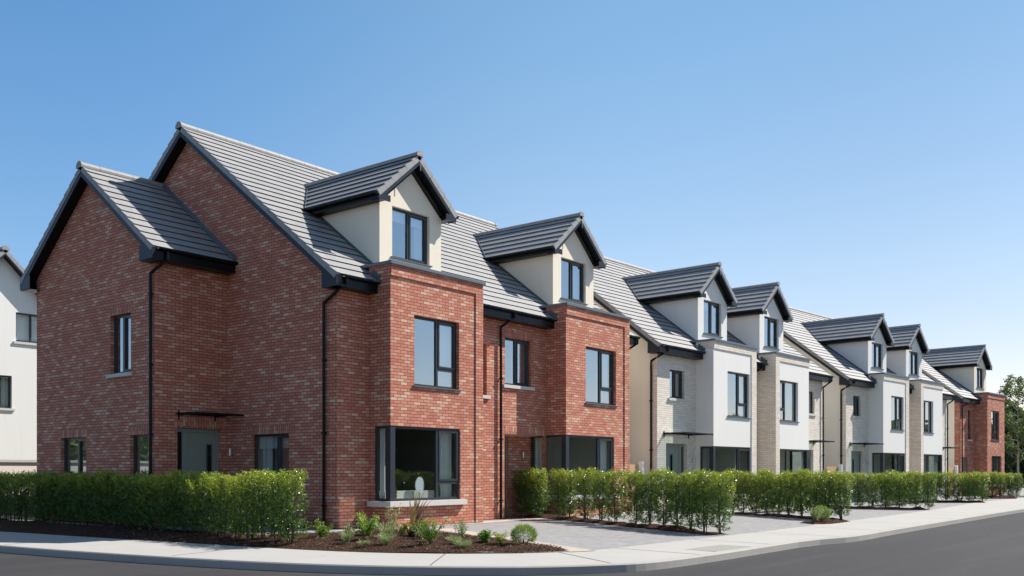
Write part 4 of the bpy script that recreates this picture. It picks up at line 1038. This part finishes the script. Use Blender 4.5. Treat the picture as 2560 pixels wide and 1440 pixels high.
# hedge between the two red houses' driveways
pxy = [(6.45, 1.0), (6.3, .6), (6.16, .28), (5.88, -.65), (5.76, -1.05), (5.6, -1.75), (5.42, -2.35), (5.22, -2.95), (5.0, -3.62), (4.87, -4.1), (4.73, -4.6), (4.58, -5.1), (4.46, -5.5), (4.36, -5.9), (4.27, -6.35)]
for i, (x, y) in enumerate(pxy):
    lab = 'slim evergreen bush in the row between the two red brick driveways'
    if i == len(pxy)-1: lab = 'nearest bush at the footpath end of the row between the red brick driveways'
    bush(x, y, 3+i % 3, lab, 'bushes of the row between the red driveways', .87, rb.uniform(.95, 1.03))
rowsB = [((14.1, -.4), (12.2, -6.3), 14, 'evergreen bush in the row between the red brick pair and the first white houses', 'bushes of the row before the first white pair', 1.0),
         ((22.5, -1.8), (22.5, -6.0), 9, 'evergreen bush in the row in front of the second white house', 'bushes of the row before the second white house', 1.0),
         ((31.3, -2.4), (33.2, -5.5), 8, 'evergreen bush in the row in front of the farther white pair', 'bushes of the row before the farther white pair', 1.1),
         ((39.5, -3.4), (42.5, -5.2), 7, 'evergreen bush in the distant row before the last brick house', 'bushes of the row before the last brick house', 1.1),
         ((46, -5.4), (58, -5.0), 18, 'evergreen bush in the farthest hedge at the right edge of the photo', 'bushes of the farthest hedge', 1.2),
         ((16.0, -2.0), (20.5, -2.4), 9, 'evergreen bush in the low row across the front gardens of the first white pair', 'bushes in front of the first white pair', 1.1),
         ((26, -3.4), (30.5, -3.3), 8, 'evergreen bush in the row joining the gardens of the farther white pair', 'bushes in front gardens of the farther white pair', 1.1)]
for a, b_, n, lab, grp, sx in rowsB:
    for i in range(n):
        t = i/(n-1); bush(a[0]*(1-t)+b_[0]*t+rb.uniform(-.05, .05), a[1]*(1-t)+b_[1]*t, 3+i % 3, lab, grp, sx*.87, rb.uniform(.96, 1.03))

def tuft(name, x, y, h, w_, kind, label, seed, z=None):
    r = random.Random(seed); root = empty(name, (x, y, zg(x, y)+.05 if z is None else z), 0, label=label, category='plant')
    mk = {'ball': 'lav', 'shrub': 'bright', 'pale': 'pale', 'grass': 'pale', 'yellow': 'yellow', 'euph': 'bright', 'blade': 'bronze', 'white': 'pale', 'blue': 'pale'}[kind]
    lf = MB(mk)
    if kind == 'ball':
        for _ in range(3000):
            d = rvec(r)
            if d.z < -.75: continue
            c_ = Vector((0, 0, h*.47)); q_ = r.uniform(.55, 1)**.5; p = c_+Vector((d.x*w_/2, d.y*w_/2, d.z*h*.46))*q_*r.uniform(.8, 1)
            leaf(lf, p, (d+Vector((0, 0, .6))+rvec(r)*.3), rvec(r), r.uniform(.04, .08), .008, .05)
        st = MB('stem')
        for k_ in range(16):
            a = r.random()*6.28; st.tube([(.03*math.cos(a), .03*math.sin(a), 0), (w_*.25*math.cos(a), w_*.25*math.sin(a), h*.3)], .006, 4)
        st.build('stem', root)
    elif kind in ('grass', 'blue'):
        for _ in range(220):
            a = r.random()*6.28; q_ = r.random(); d = Vector((math.cos(a)*q_*w_/h, math.sin(a)*q_*w_/h, 1)); p = Vector((math.cos(a)*.04, math.sin(a)*.04, 0)); L = h*r.uniform(.5, 1)
            prev = p
            for s_ in range(3):
                leaf(lf, prev, d, rvec(r), L/2.6, .009, .08); prev = prev+d.normalized()*L/3; d = d+Vector((math.cos(a), math.sin(a), -.5))*.25
    elif kind == 'blade':
        for _ in range(64):
            a = r.gauss(-.9, .75); lean = r.uniform(.5, 1.6) if r.random() < .85 else r.uniform(0, .3); L = h*r.uniform(.7, 1.45)
            d = Vector((math.cos(a)*lean, math.sin(a)*lean, 1)).normalized(); p = Vector((r.uniform(-.05, .05), r.uniform(-.05, .05), 0)); s = d.cross(Vector((0, 0, 1))).normalized() if lean > .02 else Vector((1, 0, 0))
            pts = []; n = 9
            for k_ in range(n+1):
                wd = .026*(1-(k_/n)**2)+.003; pts.append((p-s*wd, p+s*wd)); p = p+d*L/n; d = (d+Vector((math.cos(a), math.sin(a), -1.1))*(.045+.05*lean)*(k_/n+.3)).normalized()
            for q1, q2 in zip(pts, pts[1:]): lf.face([q1[0], q1[1], q2[1], q2[0]])
    else:
        n = {'shrub': 900, 'euph': 900, 'yellow': 330, 'pale': 380, 'white': 480}[kind]
        st = MB('stem'); ns = 9
        for k_ in range(ns):
            a = r.random()*6.28; q_ = r.uniform(.1, 1)*w_/2; tip = Vector((q_*math.cos(a), q_*math.sin(a), h*r.uniform(.65, 1))); st.tube([(0, 0, 0), tip*.5+Vector((0, 0, .03)), tip], [.006, .004, .002], 4)
            for j in range(n//ns):
                t = r.uniform(.25, 1.05); p = tip*t+rvec(r)*.035; leaf(lf, p, rvec(r)+Vector((math.cos(a)*.5, math.sin(a)*.5, .6)), Vector((0, 0, 1))+rvec(r)*.5, (r.uniform(.05, .09) if kind == 'euph' else r.uniform(.025, .055)), (.016 if kind == 'euph' else .02))
        st.build('stem', root)
    lf.build('foliage', root); return root
def T(n_, x, y, h, w_, k_, l_, sd): return tuft(n_, x, y, h*(1. if k_ in ('ball', 'grass') else 1.2), w_*(1. if k_ in ('ball', 'grass') else 1.6), k_, l_, sd)
T('lavender_bush', -1.80, -5.34, .40, .48, 'ball', 'round green lavender ball near the tip of the front flower bed', 1)
T('shrub', -3.16, -1.29, .28, .26, 'shrub', 'small dark green shrub closest to the end of the long hedge', 2)
T('yellow_plant', -2.95, -1.0, .17, .3, 'yellow', 'low yellow green plant at the foot of the long hedge', 3)
T('pale_plant', -3.1, -1.98, .24, .25, 'pale', 'small pale grey green plant left of the bright leafy plant', 4)
T('grass_tuft', -3.55, -2.45, .27, .12, 'grass', 'thin upright pale grass tuft at the left of the bed', 5)
T('leafy_plant', -2.96, -2.27, .45, .42, 'euph', 'tall bright green leafy plant in the middle of the flower bed', 6)
T('grass_tuft', -2.75, -2.7, .42, .22, 'grass', 'wispy pale grass just right of the bright leafy plant', 7)
T('grass_tuft', -3.35, -3.3, .26, .24, 'grass', 'low pale yellow grass at the front of the bed', 8)
T('white_shrub', -1.61, -1.69, .48, .34, 'white', 'twiggy shrub with small whitish leaves behind the flower bed', 9)
T('yellow_plant', -2.1, -2.45, .25, .28, 'yellow', 'yellow green plant left of the bronze blades', 10)
T('bronze_flax', -1.79, -2.45, .60, .5, 'blade', 'bronze strap leaved plant arching to the right below the bay window', 11)
T('yellow_plant', -2.55, -3.65, .16, .3, 'yellow', 'low yellow green plant in front of the bronze blades, left of the dense shrub', 31)
T('shrub', -2.2, -1.6, .26, .3, 'shrub', 'green shrub behind the wispy grass, nearest the house corner', 32)
T('grass_tuft', -2.6, -4.35, .2, .2, 'grass', 'short pale grass right of the dense green shrub', 33)
T('shrub', -2.95, -4.05, .40, .44, 'shrub', 'dense green shrub in front of the bronze blades', 12)
T('blue_tuft', -2.9, -4.81, .17, .22, 'blue', 'small blue green tuft at the front edge of the bed', 13)
T('pale_plant', -1.55, -3.6, .32, .34, 'pale', 'airy pale plant against the driveway edge', 14)
T('shrub', -2.07, -4.62, .20, .2, 'shrub', 'small green ball plant left of the lavender ball', 15)
T('yellow_plant', -1.98, -4.95, .19, .2, 'yellow', 'small yellow leaved plant right beside the lavender ball', 16)
T('grass_tuft', -3.75, -3.15, .14, .18, 'grass', 'tiny grass tuft by the footpath edge of the bed', 17)
T('pale_plant', -2.35, -3.2, .24, .26, 'pale', 'pale bushy plant between the grass and the bronze blades', 18)
T('lavender_bush', 10.6, -6.3, .45, .5, 'ball', 'round green lavender ball at the footpath end of the first white hedge row', 19)
T('pale_plant', 11.7, -5.9, .24, .3, 'pale', 'pale low plant left of the farther lavender ball', 20)
T('yellow_plant', 11.2, -6.1, .16, .3, 'yellow', 'yellow green ground plant beside the farther lavender ball', 21)
T('pale_plant', 10.0, -6.35, .3, .35, 'pale', 'thin pale plant at the right end of the bark bed', 22)

# ---------------------------------------------------------------- timber side gates with white posts
def gate(loc, rot, x0, x1, y, label):
    g_ = empty('timber_gate', loc, rot, label=label, category='gate', group='timber side gates')
    b_ = MB('wood'); n = int((x1-x0)/.12)
    for i in range(n): xx = x0+(x1-x0)*i/n; b_.box(xx, xx+(x1-x0)/n-.012, y, y+.02, .03, 1.72)
    b_.box(x0, x1, y+.021, y+.06, .3, .4); b_.box(x0, x1, y+.021, y+.06, 1.4, 1.5); b_.build('boards', g_)
    p = MB('whitepvc'); p.box(x1+.03, x1+.16, y-.14, y+.03, 0, 1.82); p.build('post', g_); return g_
gate((15.76, -.42, -.15), R_(-2.4), -4.15, -3.2, 1.1, 'fresh timber side gate between the red brick pair and the first white house')
gate((31.61, -1.48, -.15), R_(-5.2), -4.1, -2.95, .9, 'timber side gate between the two white pairs')
gate((47.84, -2.63, -.1), R_(-5.2), -4.1, -2.95, .9, 'distant timber side gate beside the last red brick house')

# ---------------------------------------------------------------- trees
def tree(name, x, y, h, cw_, label, seed, nleaf=5200, trunk=.07, base=.22, matk='tree', slim=False, ls=.11):
    r = random.Random(seed); root = empty(name, (x, y, -.25), 0, label=label, category='tree')
    tk = MB('bark'); cl = []
    top = Vector((r.uniform(-.1, .1), 0, h*.9)); tk.tube([(0, 0, 0), (0, 0, h*.3), top*.65, top], [trunk, trunk*.8, trunk*.5, .012], 8)
    nb = 26
    for i in range(nb):
        t = base+(.93-base)*i/nb; z = h*t; a = i*2.4+r.uniform(-.4, .4); prof = math.sin(min(1, (t-base+.12)/(1-base)*1.05)*math.pi)**.7 if not slim else math.sin(((t-base)/(1-base)*.8+.15)*math.pi)
        L = cw_/2*max(.15, prof)*r.uniform(.7, 1.1); e = Vector((math.cos(a)*L, math.sin(a)*L, z+L*r.uniform(.35, .9))); s_ = Vector((0, 0, z)); tk.tube([s_, s_.lerp(e, .5)+Vector((0, 0, -.05)), e], [trunk*.35, trunk*.2, .006], 5, cap=False)
        for k_ in range(5): cl.append((s_.lerp(e, r.uniform(.45, 1.05))+rvec(r)*cw_*.07, r.uniform(.5, 1)))
    tk.build('trunk', root)
    lf = MB(matk); per = nleaf//len(cl)
    for c_, k2 in cl:
        R0 = cw_*.10*k2+.08
        for _ in range(per):
            p = c_+rvec(r)*R0*r.random()**.5; leaf(lf, p, rvec(r)+Vector((0, 0, -.2)), rvec(r)+Vector((0, 0, .8)), ls*r.uniform(.7, 1.3), ls*.6)
    lf.build('crown', root); return root
tree('young_tree', 67.5, -.64, 9.3, 3.4, 'slender young tree with a pale trunk beyond the last house at the right edge', 3, 4600, .09, .28, slim=True, ls=.17)
tree('broad_tree', 86, 3.4, 8.3, 6.5, 'dark broad tree beyond the last brick house', 5, 9000, .16, .12, ls=.3)
tree('broad_tree', 90, -1.5, 9.0, 7.5, 'tall dark tree at the right edge beyond the hedge', 6, 9000, .16, .1, ls=.3)
wd = MB('tree'); r = random.Random(77)
def wood_mass(mb, x0, x1, y0, y1, h0, h1, n, ls):
    for _ in range(n):
        t = r.random(); x = x0+(x1-x0)*t; y = y0+(y1-y0)*t+r.uniform(-2.5, 2.5); H_ = h0+(h1-h0)*(.5+.5*noise.noise(Vector((x*.22, y*.22, 1.7))))+1.2*noise.noise(Vector((x*.8, y*.8, 4)))
        z = H_*r.random()**.6; c_ = Vector((x, y, z))
        for _k in range(6): leaf(mb, c_+rvec(r)*.5, rvec(r), rvec(r)+Vector((0, 0, .6)), ls*r.uniform(.7, 1.4), ls*.7)
wood_mass(wd, 84, 110, 14, -30, 4.5, 7.5, 9000, .45)
wd.build('woodland', None, kind='stuff', label='dark wood of leafy trees beyond the end of the street', category='woodland')
wd = MB('tree'); wood_mass(wd, -10, 130, -48, -44, 5.5, 9.0, 15000, 1.0); wood_mass(wd, -62, -58, -20, 130, 4.5, 7, 7000, 1.2); wd.build('tree_belt', None, kind='stuff', label='belt of leafy trees across the road, seen only as reflections in the windows', category='tree belt')
